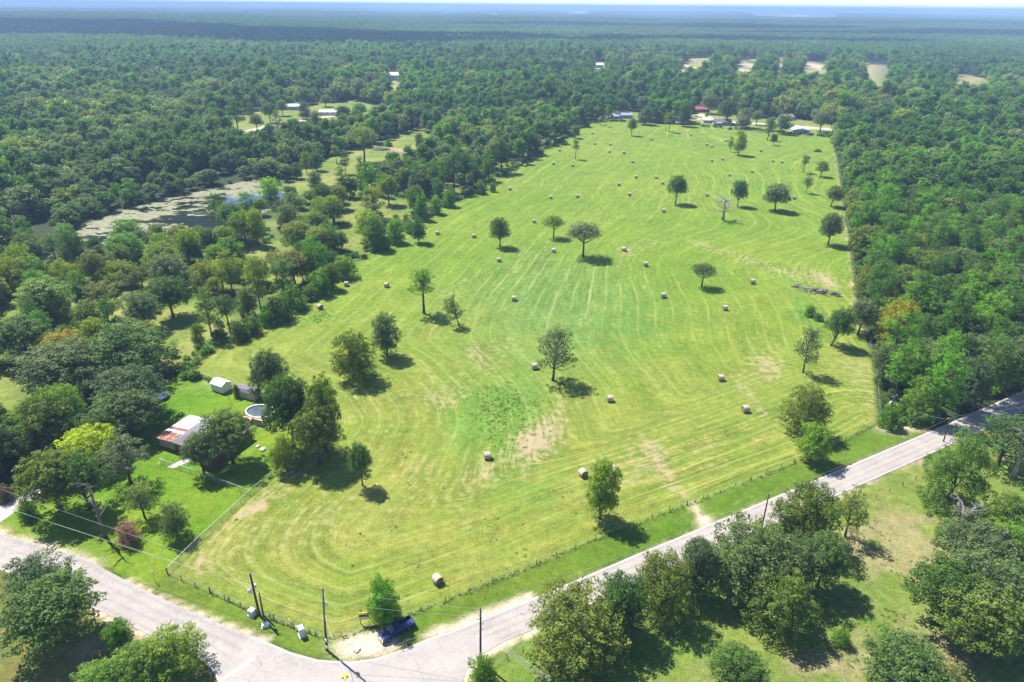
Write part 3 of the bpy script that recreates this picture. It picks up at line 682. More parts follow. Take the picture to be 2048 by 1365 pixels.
# ---- trees standing alone in the hay field
FT = [
 ('tall0', 848, 627, 535, 66, 'b', "tall field oak with a long bare trunk and a small high crown"),
 ('sparse0', 918, 652, 592, 46, 'g', "thin grey-green oak leaning beside the tall bare-trunked oak"),
 ('oval0', 774, 712, 627, 60, 'n', "dense egg-shaped tree with a short trunk next to the low bushy oak"),
 ('bushy0', 709, 757, 660, 97, 'v', "low broad bushy olive tree with hardly any trunk showing"),
 ('sparse1', 1106, 762, 658, 90, 'n', "large ragged oak alone mid-field beside a bale, bare limbs showing"),
 ('oak0', 1000, 494, 434, 46, 'g', "field oak first in the row of three by the wrapped bale"),
 ('umbrella0', 1107, 476, 432, 47, 'g', "flat-topped field oak second in the row of three, just behind the wrapped bale"),
 ('umbrella1', 1166, 514, 446, 76, 'g', "widest spreading oak of the row of three in mid-field"),
 ('umbrella1', 1403, 574, 528, 55, 'n', "small lollipop-shaped oak alone right of the mid-field bales"),
 ('oak1', 1351, 408, 350, 45, 'g', "oak with a slender trunk left of the dead white tree"),
 ('oak2', 1475, 413, 361, 37, 'g', "upright oak directly behind the dead white tree"),
 ('oak3', 1550, 422, 368, 55, 'g', "spreading oak with a bale at its side, right of the dead white tree"),
 ('tall1', 1606, 346, 310, 20, 'n', "slim tree nearest the small round bush at the field's far right"),
 ('oak4', 1641, 354, 322, 28, 'g', "round oak near the dirt fence line at the far right of the field"),
 ('sparse2', 1612, 387, 342, 22, 'g', "thin see-through tree standing before the two far-right field trees"),
 ('oak5', 1661, 414, 371, 40, 'n', "oak leaning over the dirt fence line at the wood's edge"),
 ('oak0', 1656, 490, 425, 50, 'n', "dark oak on the fence line above the log pile"),
 ('sparse1', 1606, 746, 655, 58, 'n', "ragged upright oak above the round olive tree by the road end"),
 ('oak2', 1662, 692, 618, 62, 'n', "leaning oak with a thick trunk between the round bush and the pine wood"),
 ('oak4', 1716, 668, 602, 66, 'n', "oak against the orange-leaved tree at the wood's edge"),
 ('bushy1', 1604, 866, 768, 98, 'v', "big round olive-green tree near the road end of the field"),
 ('oval1', 1622, 922, 850, 74, 'b', "bright green tree by the roadside fence in front of the round olive tree"),
 ('oval0', 1200, 1037, 922, 76, 'l', "yellow-green oval tree by the roadside fence hiding a bale"),
 ('oak1', 725, 971, 886, 54, 'n', "small dark oak in the near field right of the house's big oaks"),
 ('oval1', 838, 486, 434, 35, 'g', "round tree standing just off the end of the bright hedgerow"),
 ('oval0', 667, 579, 527, 34, 'v', "small brownish round tree beside the bale near the brush pile"),
 ('tall2', 1151, 319, 278, 19, 'g', "single narrow tree among the far bales near the field's left edge"),
 ('oak3', 1150, 277, 251, 20, 'g', "small tree on the field's left edge behind the single narrow tree"),
 ('oak1', 1263, 272, 236, 21, 'v', "lone round-headed tree in front of the pale blue bungalow"),
 ('tall0', 1338, 265, 225, 17, 'v', "taller of the twin slender trees at the field's far end"),
 ('tall1', 1331, 262, 232, 11, 'v', "shorter of the twin slender trees at the field's far end"),
 ('oval1', 1477, 311, 260, 30, 'l', "tall olive tree with a thin companion in the far field"),
 ('sparse2', 1460, 304, 272, 14, 'g', "thin companion tree beside the tall olive tree in the far field"),
 ('oak5', 1546, 291, 268, 15, 'd', "small dark tree behind the far bales before the shrubby far edge"),
 ('sparse0', 1534, 281, 232, 26, 'g', "grey see-through tree on the far field edge next to the shrubs"),
 ('tall2', 1212, 254, 233, 12, 'y', "right one of two yellowish trees by the far left corner of the field"),
 ('tall0', 1200, 251, 233, 12, 'y', "left one of two yellowish trees by the far left corner of the field"),
]
for i, a in enumerate(FT):
    lean = {1: (0, -.28), 15: (0, .16), 18: (0, .2), 4: (0, .05)}.get(i, (0, 0))
    t_ = tree_b(*a, lean=lean, group="trees standing in the hay field")
    if i in (1, 15, 18): t_.rotation_euler[2] = 0.0
tree_b('dead0', 1446, 441, 397, 60, 'n', "bare white dead tree with spreading limbs in the field")
# ---- round the house
YT = [
 ('oak2', 546, 790, 703, 82, 'd', "dark oak behind the brown shed at the yard corner"),
 ('sparse0', 517, 801, 747, 42, 'g', "small grey-leaved tree hanging over the brown shed's end"),
 ('oak3', 588, 896, 755, 108, 'n', "large oak overhanging the round swimming pool"),
 ('bushy0', 655, 905, 752, 84, 'v', "tall olive oak at the corner of yard and hay field"),
 ('oak5', 640, 928, 812, 98, 'v', "broad olive oak in front of the tall olive oak by the yard fence"),
 ('bushy1', 574, 942, 872, 62, 'v', "low bushy tree on the yard fence corner below the big oaks"),
 ('oak1', 408, 947, 868, 74, 'n', "oak with a clear single trunk on the front lawn by the concrete walk"),
 ('oak4', 466, 925, 826, 112, 'n', "wide oak spreading over the grey shingle roof"),
 ('bushy1', 356, 1074, 1006, 63, 'n', "small dense round tree on the front lawn by the yard fence"),
 ('sparse1', 290, 1036, 970, 68, 'g', "airy grey-green tree on the lawn behind the pink bush"),
 ('oak0', 122, 1022, 905, 138, 'v', "wide oak over the end of the gravel driveway"),
 ('oak2', 180, 1020, 912, 110, 'n', "oak between the driveway oak and the broken dead trunk"),
 ('sparse2', 262, 968, 862, 104, 'g', "pale grey-green oak at the left of the house front"),
 ('oak5', 192, 936, 858, 112, 'w', "bright yellow-green tree among the dark oaks left of the house"),
 ('oak3', 265, 872, 786, 134, 'n', "broad oak between the blue trampoline and the house"),
 ('bushy0', 108, 900, 794, 140, 'v', "brown-olive oak behind the bright yellow-green tree"),
 ('oak1', 8, 948, 850, 110, 'd', "very dark oak at the picture's edge above the driveway"),
]
for a in YT: tree_b(*a, group="trees around the house")
for a in (('bushy1', 232, 653, 15, 190, 'n', "huge rounded dark tree, the largest crown left of the house yard"),
          ('oak4', 105, 700, 14, 165, 'n', "large tree next to the huge rounded dark tree, lighter green"),
          ('oak0', 250, 745, 13, 150, 'd', "dark oak whose shade reaches the blue trampoline"),
          ('bushy0', 112, 664, 10, 95, 'o', "orange-olive tree at the edge of the rough meadow"),
          ('sparse1', 192, 568, 13, 92, 'v', "olive umbrella-shaped tree alone in the rough meadow"),
          ('oval0', 78, 562, 13, 112, 'b', "bright green tree at the meadow's left end"),
          ('oak2', 30, 640, 13, 120, 'n', "oak in front of the bright green meadow tree at the picture's edge"),
          ('oak3', 275, 600 - 10, 12, 75, 'g', "grey-green meadow tree just right of the olive umbrella tree"),
          ('oak5', 330, 560, 13, 90, 'n', "dark oak on the meadow's back edge"),
          ('oak1', 60, 800, 10, 90, 'b', "light green tree left of the brown-olive oak")):
    tree_t(*a, group="trees left of the house")
tree_b('bloom0', 260, 1085, 1044, 46, 'n', "pink-flowered bush beside the broken dead trunk", cat="flowering bush")
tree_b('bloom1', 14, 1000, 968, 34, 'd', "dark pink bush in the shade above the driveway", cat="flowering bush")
tree_b('shrub2', 60, 1035, 1003, 40, 'b', "bright bush at the end of the gravel driveway")
tree_b('shrub0', 475, 795, 768, 14, 'n', "small dark bush between the two sheds")
tree_b('snag', 212, 1075, 962, 62, 'n', "broken dead trunk with pale stubby limbs on the roadside lawn")
# ---- below the left road
for a in (('bushy0', 62, 1122, 9, 140, 'd', "dark bushy tree overhanging the near edge of the left road"),
          ('oak0', 78, 1182, 11, 195, 'n', "big grey-green oak below the dark bushy roadside tree"),
          ('oval1', 228, 1245, 6, 58, 'b', "small upright tree on the grass below the left road"),
          ('bushy1', 335, 1268, 8, 135, 'l', "bushy yellow-green tree at the rounded kerb of the junction"),
          ('oak5', 275, 1300, 7, 110, 'b', "bright tree just left of the bushy tree at the junction kerb"),
          ('bushy0', 185, 1335, 6, 110, 'b', "low green thicket tree along the bottom of the picture"),
          ('oak3', 245, 1322, 5, 70, 'n', "small dark tree behind the low green thicket tree")):
    tree_t(*a, group="trees in the near left corner")
tree_b('youngpine0', 768, 1241, 1157, 74, 'b', "young bright green pine behind the parked pickup")
# ---- between the road and the near right corner
for a in (('bushy0', 1158, 1190, 13, 190, 'v', "big brown-green tree in front of the utility pole wires, nearest the bottom"),
          ('oval1', 1248, 1158, 12, 100, 'd', "dark oak with a jagged top beside the big brown-green tree"),
          ('bushy1', 1335, 1110, 13, 118, 'v', "olive oak between the two dark roadside oaks"),
          ('oval0', 1402, 1088, 12, 75, 'd', "narrow dark oak reaching over the road's edge"),
          ('bushy1', 1512, 1056, 14, 172, 'n', "broadest oak of the roadside grove, just below the lone leaning pole"),
          ('bushy0', 1628, 976, 13, 126, 'v', "round olive tree topping the roadside grove"),
          ('sparse0', 1716, 984, 11, 66, 'g', "slim grey-green tree at the grove's end with its trunk showing"),
          ('bushy0', 1602, 1082, 12, 112, 'n', "oak in the middle of the roadside grove under the round olive tree"),
          ('oak5', 1662, 1078, 11, 88, 'g', "grey-green oak facing the bare pasture patch"),
          ('bushy1', 1578, 1158, 11, 130, 'n', "bushy oak on the grove's shaded pasture side"),
          ('bushy1', 2005, 1128, 14, 215, 'n', "big round oak filling the picture's lower right corner"),
          ('oak1', 1915, 1140, 12, 150, 'n', "oak at the left of the lower right clump"),
          ('oak0', 1970, 1058, 11, 140, 'n', "oak behind the fallen bare branches in the pasture"),
          ('oak2', 2040, 1000, 10, 90, 'n', "dark tree at the pasture's right edge"),
          ('oak5', 1985, 1195, 12, 160, 'n', "spreading oak in front of the big round corner oak"),
          ('bushy0', 2045, 1050, 11, 110, 'b', "light green bushy tree at the right edge below the grey lichen tree"),
          ('oak4', 1485, 1316, 7, 110, 'n', "tree cut by the bottom edge, below the grove's shadow"),
          ('oak3', 1822, 1300, 9, 150, 'n', "tree cut by the bottom edge on the pasture's dry patch"),
          ('sparse2', 1905, 1330, 8, 90, 'v', "small tree between the bottom-edge tree and the corner clump"),
          ('sparse1', 2030, 842, 12, 120, 'g', "grey lichen-covered tree where the road leaves the picture")):
    tree_t(*(a[:4] + (a[4] * 1.14,) + a[5:]), group="trees beyond the near road")
tree_b('widepine0', 1893, 1012, 866, 142, 'n', "broad bright pine standing alone in the pasture by the road")
for a in (('pine0', 1868, 846, 705, 84, 'b', "tallest bright pine at the corner of the dense wood, above the road"), ('bushy1', 1836, 838, 752, 80, 'b', "vine-hung bright tree at the corner of the dense wood"),
          ('oak0', 1915, 826, 716, 96, 'd', "dark oak of the roadside wood shading the road, left of three"), ('pine2', 1962, 808, 672, 90, 'n', "pine of the roadside wood shading the road, second from its corner"),
          ('oak3', 2005, 790, 680, 100, 'n', "oak of the roadside wood shading the road, near the picture's edge"), ('pine3', 2046, 772, 640, 90, 'd', "pine of the roadside wood at the picture's edge"),
          ('pine1', 1790, 800, 690, 76, 'b', "bright pine behind the transformer pole"), ('oak2', 1762, 770, 690, 60, 'n', "leafy tree at the field's lower right corner, beside the bright pine"),
          ('bushy0', 1785, 688, 598, 80, 'o', "orange-leaved tree at the wood's edge behind the leaning oak")):
    tree_b(*a, group="trees at the wood's road corner")
tree_b('dead1', 1905, 1092, 1012, 78, 'n', "fallen-looking bare branches over a grey bush in the pasture")
tree_b('dead1', 2026, 955, 868, 80, 'n', "bare branches tangled in the grey lichen tree")
tree_b('shrub1', 1898, 1085, 1040, 60, 'g', "grey bush under the bare pasture branches")
tree_b('shrub0', 1680, 1288, 1258, 36, 'b', "small green bush in the pasture below the grove")
tree_b('shrub2', 966, 1372, 1322, 62, 'b', "leafy bush at the foot of the pole by the junction")
tree_b('shrub1', 1778, 855, 812, 44, 'b', "vine-covered bush at the foot of the transformer pole")
tree_b('shrub2', 1618, 632, 612, 26, 'b', "round green bush alone in the field below the log pile")
tree_b('shrub0', 1636, 641, 626, 20, 'n', "dark small bush touching the round bush below the log pile")
tree_b('shrub1', 1635, 304, 298, 14, 'n', "low weedy clump in the far right of the field")
for a in (('bushy0', 1290, 250, 211, 36, 'd', "dark bushy tree hiding the brown-roofed house, right of the pale blue bungalow"), ('oval0', 1366, 253, 206, 27, 'd', "tall dark tree rising beside the small grey shed"), ('oak0', 1453, 248, 199, 48, 'd', "big dark oak behind the house with the white porch"),
          ('bushy1', 1486, 256, 215, 34, 'n', "round oak right of the house with the white porch"), ('oak4', 1640, 264, 222, 38, 'g', "grey oak right of the white metal-roofed building"), ('oak2', 1512, 250, 222, 24, 'g', "pale grey tree beside the far lane"),
          ('bushy0', 1672, 275, 240, 30, 'b', "bright tree at the field's far right corner"), ('oval1', 1542, 262, 234, 20, 'v', "small tree left of the bushes at the white metal-roofed building"), ('oak1', 1240, 231, 196, 34, 'n', "tree standing behind the pale blue bungalow"), ('oak3', 1415, 228, 190, 36, 'g', "grey tree behind the red-roofed brick house")):
    tree_b(*a, group="trees around the far houses")
for a in (('pine0', 478, 268, 191, 44, 'n', "tall pine at the left end of the far hamlet clearing"), ('oak1', 541, 246, 204, 36, 'n', "round oak on the hamlet lawn, left of a slim tree"), ('sparse0', 556, 256, 219, 24, 'g', "slim grey tree on the hamlet lawn beside the round oak"), ('oak2', 515, 262, 228, 30, 'v', "olive tree on the hamlet lawn near the lane"),
          ('bushy0', 612, 238, 203, 30, 'd', "dark dense tree beside the pale workshop"), ('oval0', 634, 262, 222, 28, 'n', "tall green tree on the hamlet lane's near side"), ('oak4', 566, 232, 200, 26, 'g', "grey tree in front of the pale workshop"), ('oak0', 652, 214, 190, 26, 'g', "grey tree behind the long white-roofed barn"),
          ('oak5', 688, 246, 212, 34, 'n', "oak at the right end of the long white-roofed barn"), ('oak3', 592, 280, 238, 36, 'd', "dark oak right of the red-brown hip-roofed house"), ('bushy1', 548, 286, 246, 38, 'n', "bushy oak left of the red-brown hip-roofed house"), ('oak1', 720, 240, 205, 34, 'b', "bright oak between hamlet and dirt mound meadow"),
          ('pine2', 505, 244, 205, 22, 'd', "dark pine behind the round hamlet oak")):
    tree_b(*a, group="trees of the far hamlet")
# ---- left meadow, pond shore and the field's left edge
LM = [
 ('shrub0', 541, 392, 354, 44, 'w', "yellow-green willow at the pond's far end"),
 ('pine2', 498, 441, 383, 42, 'n', "tall pine with bare trunk on the pond's near shore"),
 ('pine0', 441, 466, 387, 46, 'd', "darker pine with bare trunk left of the other shore pine"),
 ('oval0', 517, 492, 417, 38, 'l', "yellow-green column-shaped tree by the pond"),
 ('oak1', 468, 478, 404, 62, 'g', "grey oak between the two shore pines"),
 ('oak3', 600, 512, 444, 72, 'g', "round grey-green oak in the savanna behind the brown-topped tree"),
 ('oak0', 640, 478, 424, 56, 'g', "grey oak next to the round grey-green savanna oak"),
 ('pine3', 590, 435, 384, 52, 'n', "bushy dark pine right of the pond's blue water"),
 ('sparse0', 553, 560, 498, 50, 'v', "brown-topped tree with a forked trunk in the open savanna"),
 ('pine1', 607, 565, 484, 44, 'd', "tall pine behind the brush pile with a long trunk"),
 ('pine2', 467, 592, 500, 56, 'v', "yellow-tipped pine in the savanna, left of a pair"),
 ('pine0', 524, 630, 512, 54, 'v', "yellow-tipped pine in the savanna, right of a pair"),
 ('pine3', 424, 674, 572, 54, 'n', "double-trunked pine near the hedge corner of the field"),
 ('tall1', 461, 666, 590, 46, 'd', "leafy tree right of the double-trunked pine"),
 ('oval1', 497, 635, 574, 46, 'g', "grey rounded tree between the pines on the field's left edge"),
 ('oval0', 750, 498, 428, 48, 'b', "first bright green tree of the hedgerow along the field"),
 ('youngpine1', 792, 486, 436, 42, 'b', "bright hedgerow tree at a bend of the fence"),
 ('youngpine0', 845, 440, 388, 34, 'b', "bright young tree midway along the hedgerow"),
 ('youngpine1', 872, 428, 392, 30, 'b', "bright young tree second from the hedgerow's far end"),
 ('youngpine0', 899, 414, 380, 30, 'b', "bright young tree ending the hedgerow"),
 ('oval1', 836, 428, 370, 40, 'v', "brownish round tree behind the bright hedgerow"),
 ('sparse0', 748, 436, 370, 56, 'o', "orange-tinged tree in the savanna, the only one of that colour"),
 ('oak5', 778, 410, 350, 46, 'y', "yellowish tree behind the orange-tinged one"),
 ('pine1', 876, 404, 354, 30, 'n', "pine with visible trunk just behind the hedgerow end"),
 ('tall0', 908, 386, 303, 46, 'd', "tall dark tree with a bare trunk on the field edge, left of a pair"),
 ('tall2', 929, 380, 306, 46, 'd', "tall dark tree with a bare trunk on the field edge, right of a pair"),
 ('tall1', 985, 348, 280, 40, 'n', "left of the tall trees above the pale edge thicket"),
 ('tall0', 1003, 345, 276, 44, 'n', "right of the tall trees above the pale edge thicket"),
 ('pine0', 726, 384, 312, 24, 'd', "thin tall pine before the umbrella-crowned oak"),
 ('umbrella0', 729, 325, 254, 68, 'g', "tall umbrella-crowned oak in the far meadow, highest there"),
 ('tall2', 673, 326, 290, 22, 'y', "yellowish slender tree in the far meadow"),
 ('pine2', 692, 348, 298, 22, 'd', "slim dark pine beside the yellowish slender tree"),
 ('sparse1', 614, 348, 302, 26, 'v', "thin brown tree in the far meadow clearing"),
 ('oak2', 634, 342, 305, 34, 'n', "round tree right of the thin brown tree in the clearing"),
 ('oval1', 594, 358, 325, 28, 'n', "small pine-dark round tree at the clearing's near side"),
 ('oval0', 631, 384, 342, 32, 'g', "silvery round tree at the clearing's near side"),
 ('oval1', 806, 268, 238, 20, 'n', "lone oval tree in the hindmost meadow"),
 ('oak4', 778, 275, 244, 24, 'g', "small grey tree left of the lone oval tree"),
 ('shrub1', 777, 293, 278, 16, 'b', "bright bush by the dirt mound"),
 ('oval0', 840, 302, 266, 20, 'n', "narrow tree at the right of the dirt mound meadow"),
]
for a in LM: tree_b(*a, group="trees of the meadow and pond shore")
for i, (bx, by, ty, wp, tn, lb) in enumerate([(560, 640, 592, 60, 'n', "dense bush on the field edge below the yellow-tipped pines"), (590, 618, 570, 56, 'b', "bright bush left of the brush pile"), (640, 588, 540, 52, 'b', "bright bush behind the small brownish tree"),
        (690, 555, 512, 52, 'b', "bright bush on the field edge midway to the hedgerow"), (655, 560, 524, 36, 'b', "light bush between two bright edge bushes"), (620, 600, 575, 34, 'n', "dark bush beside the brush pile"),
        (398, 690, 645, 26, 'v', "vine-topped stump bush on the overgrown corner hedge"), (480, 680, 640, 42, 'n', "dark bush under the leafy tree on the field edge"), (505, 666, 632, 44, 'n', "dark bush beneath the grey rounded tree"), (536, 650, 618, 40, 'b', "light bush on the edge before the dense bush"),
        (960, 388, 360, 24, 'b', "bright round bush on the far part of the field edge"), (985, 384, 366, 16, 'b', "small bright bush by the pale edge thicket"), (770, 500, 474, 30, 'b', "low bright bush under the hedgerow"), (820, 466, 440, 30, 'b', "low bright bush at the bend of the hedgerow"),
        (190, 425, 398, 36, 'b', "bright bush on the pond's far bank"), (255, 470, 440, 60, 'b', "light green thicket on the pond's near bank")]):
    tree_b('shrub%d' % (i % 3), bx, by, ty, wp, tn, lb, group="bushes along the meadow edge")

# ------------------------------------------------------------------ the woods: scattered trees, the nearest as things, the rest as one mass
wr = np.random.default_rng(42)
POND_VIEW = wpoly([(405, 470), (460, 458), (520, 432), (600, 405), (610, 430), (540, 462), (470, 492), (410, 505)])
BLOCK = [FIELD, YARD, VERGE, PASTURE, SOUTHWEST, wpoly([(-160, 1100), (-90, 965), (30, 950), (120, 960), (60, 1060)])] + ROADS
def density(X, Y):
    k = np.ones(X.shape)
    for p in BLOCK: k = np.where(sdist(p, X, Y) > -2.0, 0, k)
    k = np.where(sdist(POND, X, Y) > -1.5, 0, k)
    sv = inside(savanna, X, Y); k = np.where(sv, np.minimum(k, .64), k)
    k = k * np.where(fbm(X, Y, 30.0, 95) < .36, .35, 1.0)
    for p in MEADOWS + [POND_VIEW]: k = np.where(sdist(p, X, Y) > 1.0, 0, k)
    for p in CLEAR: k = np.where(inside(p, X, Y), 0, k)
    return k
def in_view(X, Y, z=10.0, m=420):
    P = np.stack([X, Y, np.full(X.shape, z)], 1); u, v, zz = proj(P); return (zz > 5) & (u > -m - 60) & (u < 2048 + m + 60) & (v < 1365 + 160) & (v > -400)
def scatter(cell, y0, y1, d0, d1, jitter=.42):
    ym = np.arange(y0, y1, cell); pts = []
    for yy in ym:
        xm = 1.02 * yy + 70; xs = np.arange(-xm, xm, cell) + wr.random() * cell; pts.append(np.stack([xs, np.full(len(xs), yy)], 1))
    P = np.concatenate(pts); P = P + wr.uniform(-jitter, jitter, P.shape) * cell
    d = np.hypot(P[:, 0], P[:, 1]); P = P[(d >= d0) & (d < d1)]
    P = P[in_view(P[:, 0], P[:, 1])]
    return P[wr.random(len(P)) < density(P[:, 0], P[:, 1])]
NEAR = scatter(6.9, 60, 620, 90, 620)
tx = np.array([(a, b, c) for a, b, c in TREES])
keep = np.ones(len(NEAR), bool)
for a, b, c in tx: keep &= np.hypot(NEAR[:, 0] - a, NEAR[:, 1] - b) > max(2.5, c * .42)
HOUSE_SPOTS = [at(*p)[:2] for p in ((1240, 232), (1312, 237), (1398, 222), (1420, 246), (1440, 250), (1600, 262), (1573, 240), (575, 268), (585, 216), (570, 210), (650, 224), (690, 224))]
for h in HOUSE_SPOTS: keep &= ~((np.abs(NEAR[:, 0] - h[0]) < 10) & (NEAR[:, 1] < h[1] + 8) & (NEAR[:, 1] > h[1] - 16))
NEAR = NEAR[keep]
RX = np.interp(NEAR[:, 1], RIGHT_EDGE[::-1][:, 1], RIGHT_EDGE[::-1][:, 0]); zone_right = NEAR[:, 0] > RX - 4
zone_sav = inside(savanna, NEAR[:, 0], NEAR[:, 1])
patch = fbm(NEAR[:, 0], NEAR[:, 1], 60.0, 71)
u01 = wr.random(len(NEAR))
is_pine = np.where(zone_right, patch + (u01 - .5) * .7 > .47, patch + (u01 - .5) * .55 > .60)
NP = [k for k in PROT if k.startswith('pine')]; NO = [f"oak{i}" for i in range(6)] + ['sparse0', 'sparse2', 'bushy0', 'bushy1', 'oval0', 'oval1']
order = np.argsort(np.hypot(NEAR[:, 0], NEAR[:, 1]))
left_o = 300 - n_kind.get('oak_tree', 0); left_p = 190 - n_kind.get('pine_tree', 0)
u_, v_, _z = proj(np.stack([NEAR[:, 0], NEAR[:, 1], np.full(len(NEAR), 13.0)], 1))
vis = (u_ > -20) & (u_ < 2068) & (v_ < 1380)
ZL = {('r', 0): ("dark green oak of the dense wood along the field's dirt fence line", "oaks of the dense wood right of the field"), ('r', 1): ("bright green pine of the dense wood along the field's dirt fence line", "pines of the dense wood right of the field"),
      ('s', 0): ("oak scattered in the rough savanna between pond and hay field", "scattered oaks of the savanna"), ('s', 1): ("pine scattered in the rough savanna between pond and hay field", "scattered pines of the savanna"),
      ('l', 0): ("broad dark oak of the closed wood around and behind the pond", "oaks of the wood around the pond"), ('l', 1): ("dark pine of the closed wood around and behind the pond", "pines of the wood around the pond")}
tints_o = ['n', 'n', 'n', 'n', 'g', 'g', 'd', 'v', 'b', 'l']; tints_p = ['n', 'n', 'n', 'b', 'b', 'd']
mass = []
pond_d = sdist(POND, NEAR[:, 0], NEAR[:, 1])
for i in order:
    x, y = NEAR[i]; p = bool(is_pine[i]); z = 'r' if zone_right[i] else ('s' if zone_sav[i] else 'l')
    if p: Hh = wr.uniform(12, 19.5); Ww = Hh * wr.uniform(.40, .62)
    else: Hh = wr.uniform(7.5, 15.0); Ww = Hh * wr.uniform(.70, 1.05)
    if z == 's': Hh *= .92; Ww *= .95
    if pond_d[i] > -24: Hh *= .62; Ww *= .8
    ok = vis[i] and ((p and left_p > 0) or (not p and left_o > 0))
    if ok:
        key = NP[wr.integers(len(NP))] if p else NO[wr.integers(len(NO))]; tn = tints_p[wr.integers(len(tints_p))] if p else (['n', 'g', 'v', 'b', 'l', 'l', 'v', 'n'][wr.integers(8)] if z == 's' else tints_o[wr.integers(len(tints_o))])
        lb, gr = ZL[(z, int(p))]; add_tree(key, (x, y), Hh, Ww, tn, lb, gr)
        if p: left_p -= 1
        else: left_o -= 1
    else: mass.append((x, y, p, Hh, Ww))

# distant wood: prototypes that live only inside the forest's node tree
coll = bpy.data.collections.new("forest_kinds")
P_H = []; P_W = []
def join_np(parts, name, mats):
    Vs, Fs_, ts, mi = [], [], [], []; b = 0
    for V, Fq, T_, m in parts:
        Vs.append(V); Fs_.append(Fq + b); ts.append(T_); mi.append(np.full(len(Fq), m)); b += len(V)
    return fast_mesh(name, np.concatenate(Vs), np.concatenate(Fs_), mats, [("tone", 'FLOAT', np.concatenate(ts))], False, np.concatenate(mi))
def trunk_np(H, r=.25):
    a = np.arange(4) * math.pi / 2; c = np.stack([np.cos(a), np.sin(a)], 1)
    V = np.concatenate([np.column_stack([c * r, np.zeros(4)]), np.column_stack([c * r * .5, np.full(4, H * .7)])])
    return V, np.array([[i, (i+1) % 4, 4 + (i+1) % 4, 4 + i] for i in range(4)]), np.full(8, .5)
MASS_MATS = {k: leaf_mat('oak', TINT[k]) for k in 'ngdvlbs'}
def add_kind(name, me): coll.objects.link(bpy.data.objects.new(name, me))
mid_o = [('d', 0), ('d', 1), ('n', 2), ('n', 3), ('g', 4), ('s', 5), ('v', 6), ('l', 7)]
for tn, i in mid_o:
    rg = g_(400 + i); W_, H_ = 11.0, 13.0; cl = crown(rg, W_, 2.5, H_, [(5, .34, 1.0), (3, .68, .7), (1, .9, .2)], (.24, .33), 7, (.10, .15))
    V, Fq, T_ = leaf_cloud(rg, cl, .95, .72); tv = trunk_np(8.0)
    add_kind("a%02d" % i, join_np([(V, Fq, T_, 0), (*tv, 1)], "mid_oak", [MASS_MATS[tn], BARK])); P_H.append(H_); P_W.append(W_)
for i in range(4):
    rg = g_(420 + i); W_, H_ = 7.6, 18.0; cl = crown(rg, W_, 6.0, H_, [(4, .2, 1.0), (4, .5, .9), (3, .75, .7), (1, .95, .1)], (.2, .28), 5, (.10, .15), .1, -.5, .75)
    V, Fq, T_ = leaf_cloud(rg, cl, .95, .75, aspect=.45, out=.6, up=.5, scatter=.6, flat=.8); tv = trunk_np(15.0, .22)
    add_kind("b%02d" % i, join_np([(V, Fq, T_, 0), (*tv, 1)], "mid_pine", [leaf_mat('pine', TINT['ddnb'[i]]), BARK_PINE])); P_H.append(H_); P_W.append(W_)
far_mats = [leaf_mat('oak', TINT['n']), leaf_mat('oak', TINT['g']), leaf_mat('pine', TINT['n']), leaf_mat('oak', TINT['v']), leaf_mat('pine', TINT['d']), leaf_mat('oak', TINT['d']), leaf_mat('oak', TINT['s'])]
GROVE_MIX = [([4, 4, 2], [5, 5, 0], .75), ([4, 2], [0, 5, 0, 1], .5), ([2, 4], [0, 1, 3, 6], .3), ([2], [1, 6, 3, 0], .15)]
def grove(seed, L, step, per, size):
    rg = g_(seed); parts = []; mixp, mixo, pp = GROVE_MIX[(seed - 440) % 10 % 4]
    for gx_ in np.arange(-L/2, L/2, step):
        for gy_ in np.arange(-L/2, L/2, step):
            x = gx_ + rg.uniform(0, step); y = gy_ + rg.uniform(0, step); pine = rg.random() < pp; H_ = rg.uniform(12, 22) if pine else rg.uniform(8, 16); W_ = H_ * (rg.uniform(.4, .6) if pine else rg.uniform(.7, 1.1))
            nC = 7 if per > 40 else 3
            cl = np.array([(W_ * .27 * math.cos(k * 2.4) * (k > 0), W_ * .27 * math.sin(k * 2.4) * (k > 0), H_ * (.86 - .055 * k), W_ * .26) for k in range(nC)])
            V, Fq, T_ = leaf_cloud(rg, cl, size, per * size * size / (4 * math.pi * (W_ * .26)**2 * nC)); V = V + np.array([x, y, 0])
            parts.append((V, Fq, np.clip(T_ + rg.normal(0, .12), 0, 1), int(rg.choice(mixp) if pine else rg.choice(mixo))))
    return join_np(parts, "grove", far_mats)
for i in range(4): add_kind("c%02d" % i, grove(440 + i, 60, 8.2, 75, 2.0)); P_H.append(1); P_W.append(1)
for i in range(3): add_kind("d%02d" % i, grove(450 + i, 150, 10.5, 22, 4.2)); P_H.append(1); P_W.append(1)
pts = []; idx = []; rot = []; scl = []
def pick_kind(x, y, p):
    q = float(fbm(np.array([x]), np.array([y]), 130.0, 75)[0]) * 1.5 - .25 + wr.normal(0, .22)
    return (8 if p else 0) + int(np.clip(q, 0, .999) * (4 if p else 8))
for x, y, p, Hh, Ww in mass:
    k = pick_kind(x, y, p); pts.append((x, y)); idx.append(k); rot.append(wr.uniform(0, 6.28)); scl.append((Ww / P_W[k], Ww / P_W[k], Hh / P_H[k]))
MID = scatter(7.9, 400, 1500, 620, 1500); pk = fbm(MID[:, 0], MID[:, 1], 110.0, 72) + (wr.random(len(MID)) - .5) * .5 > .50
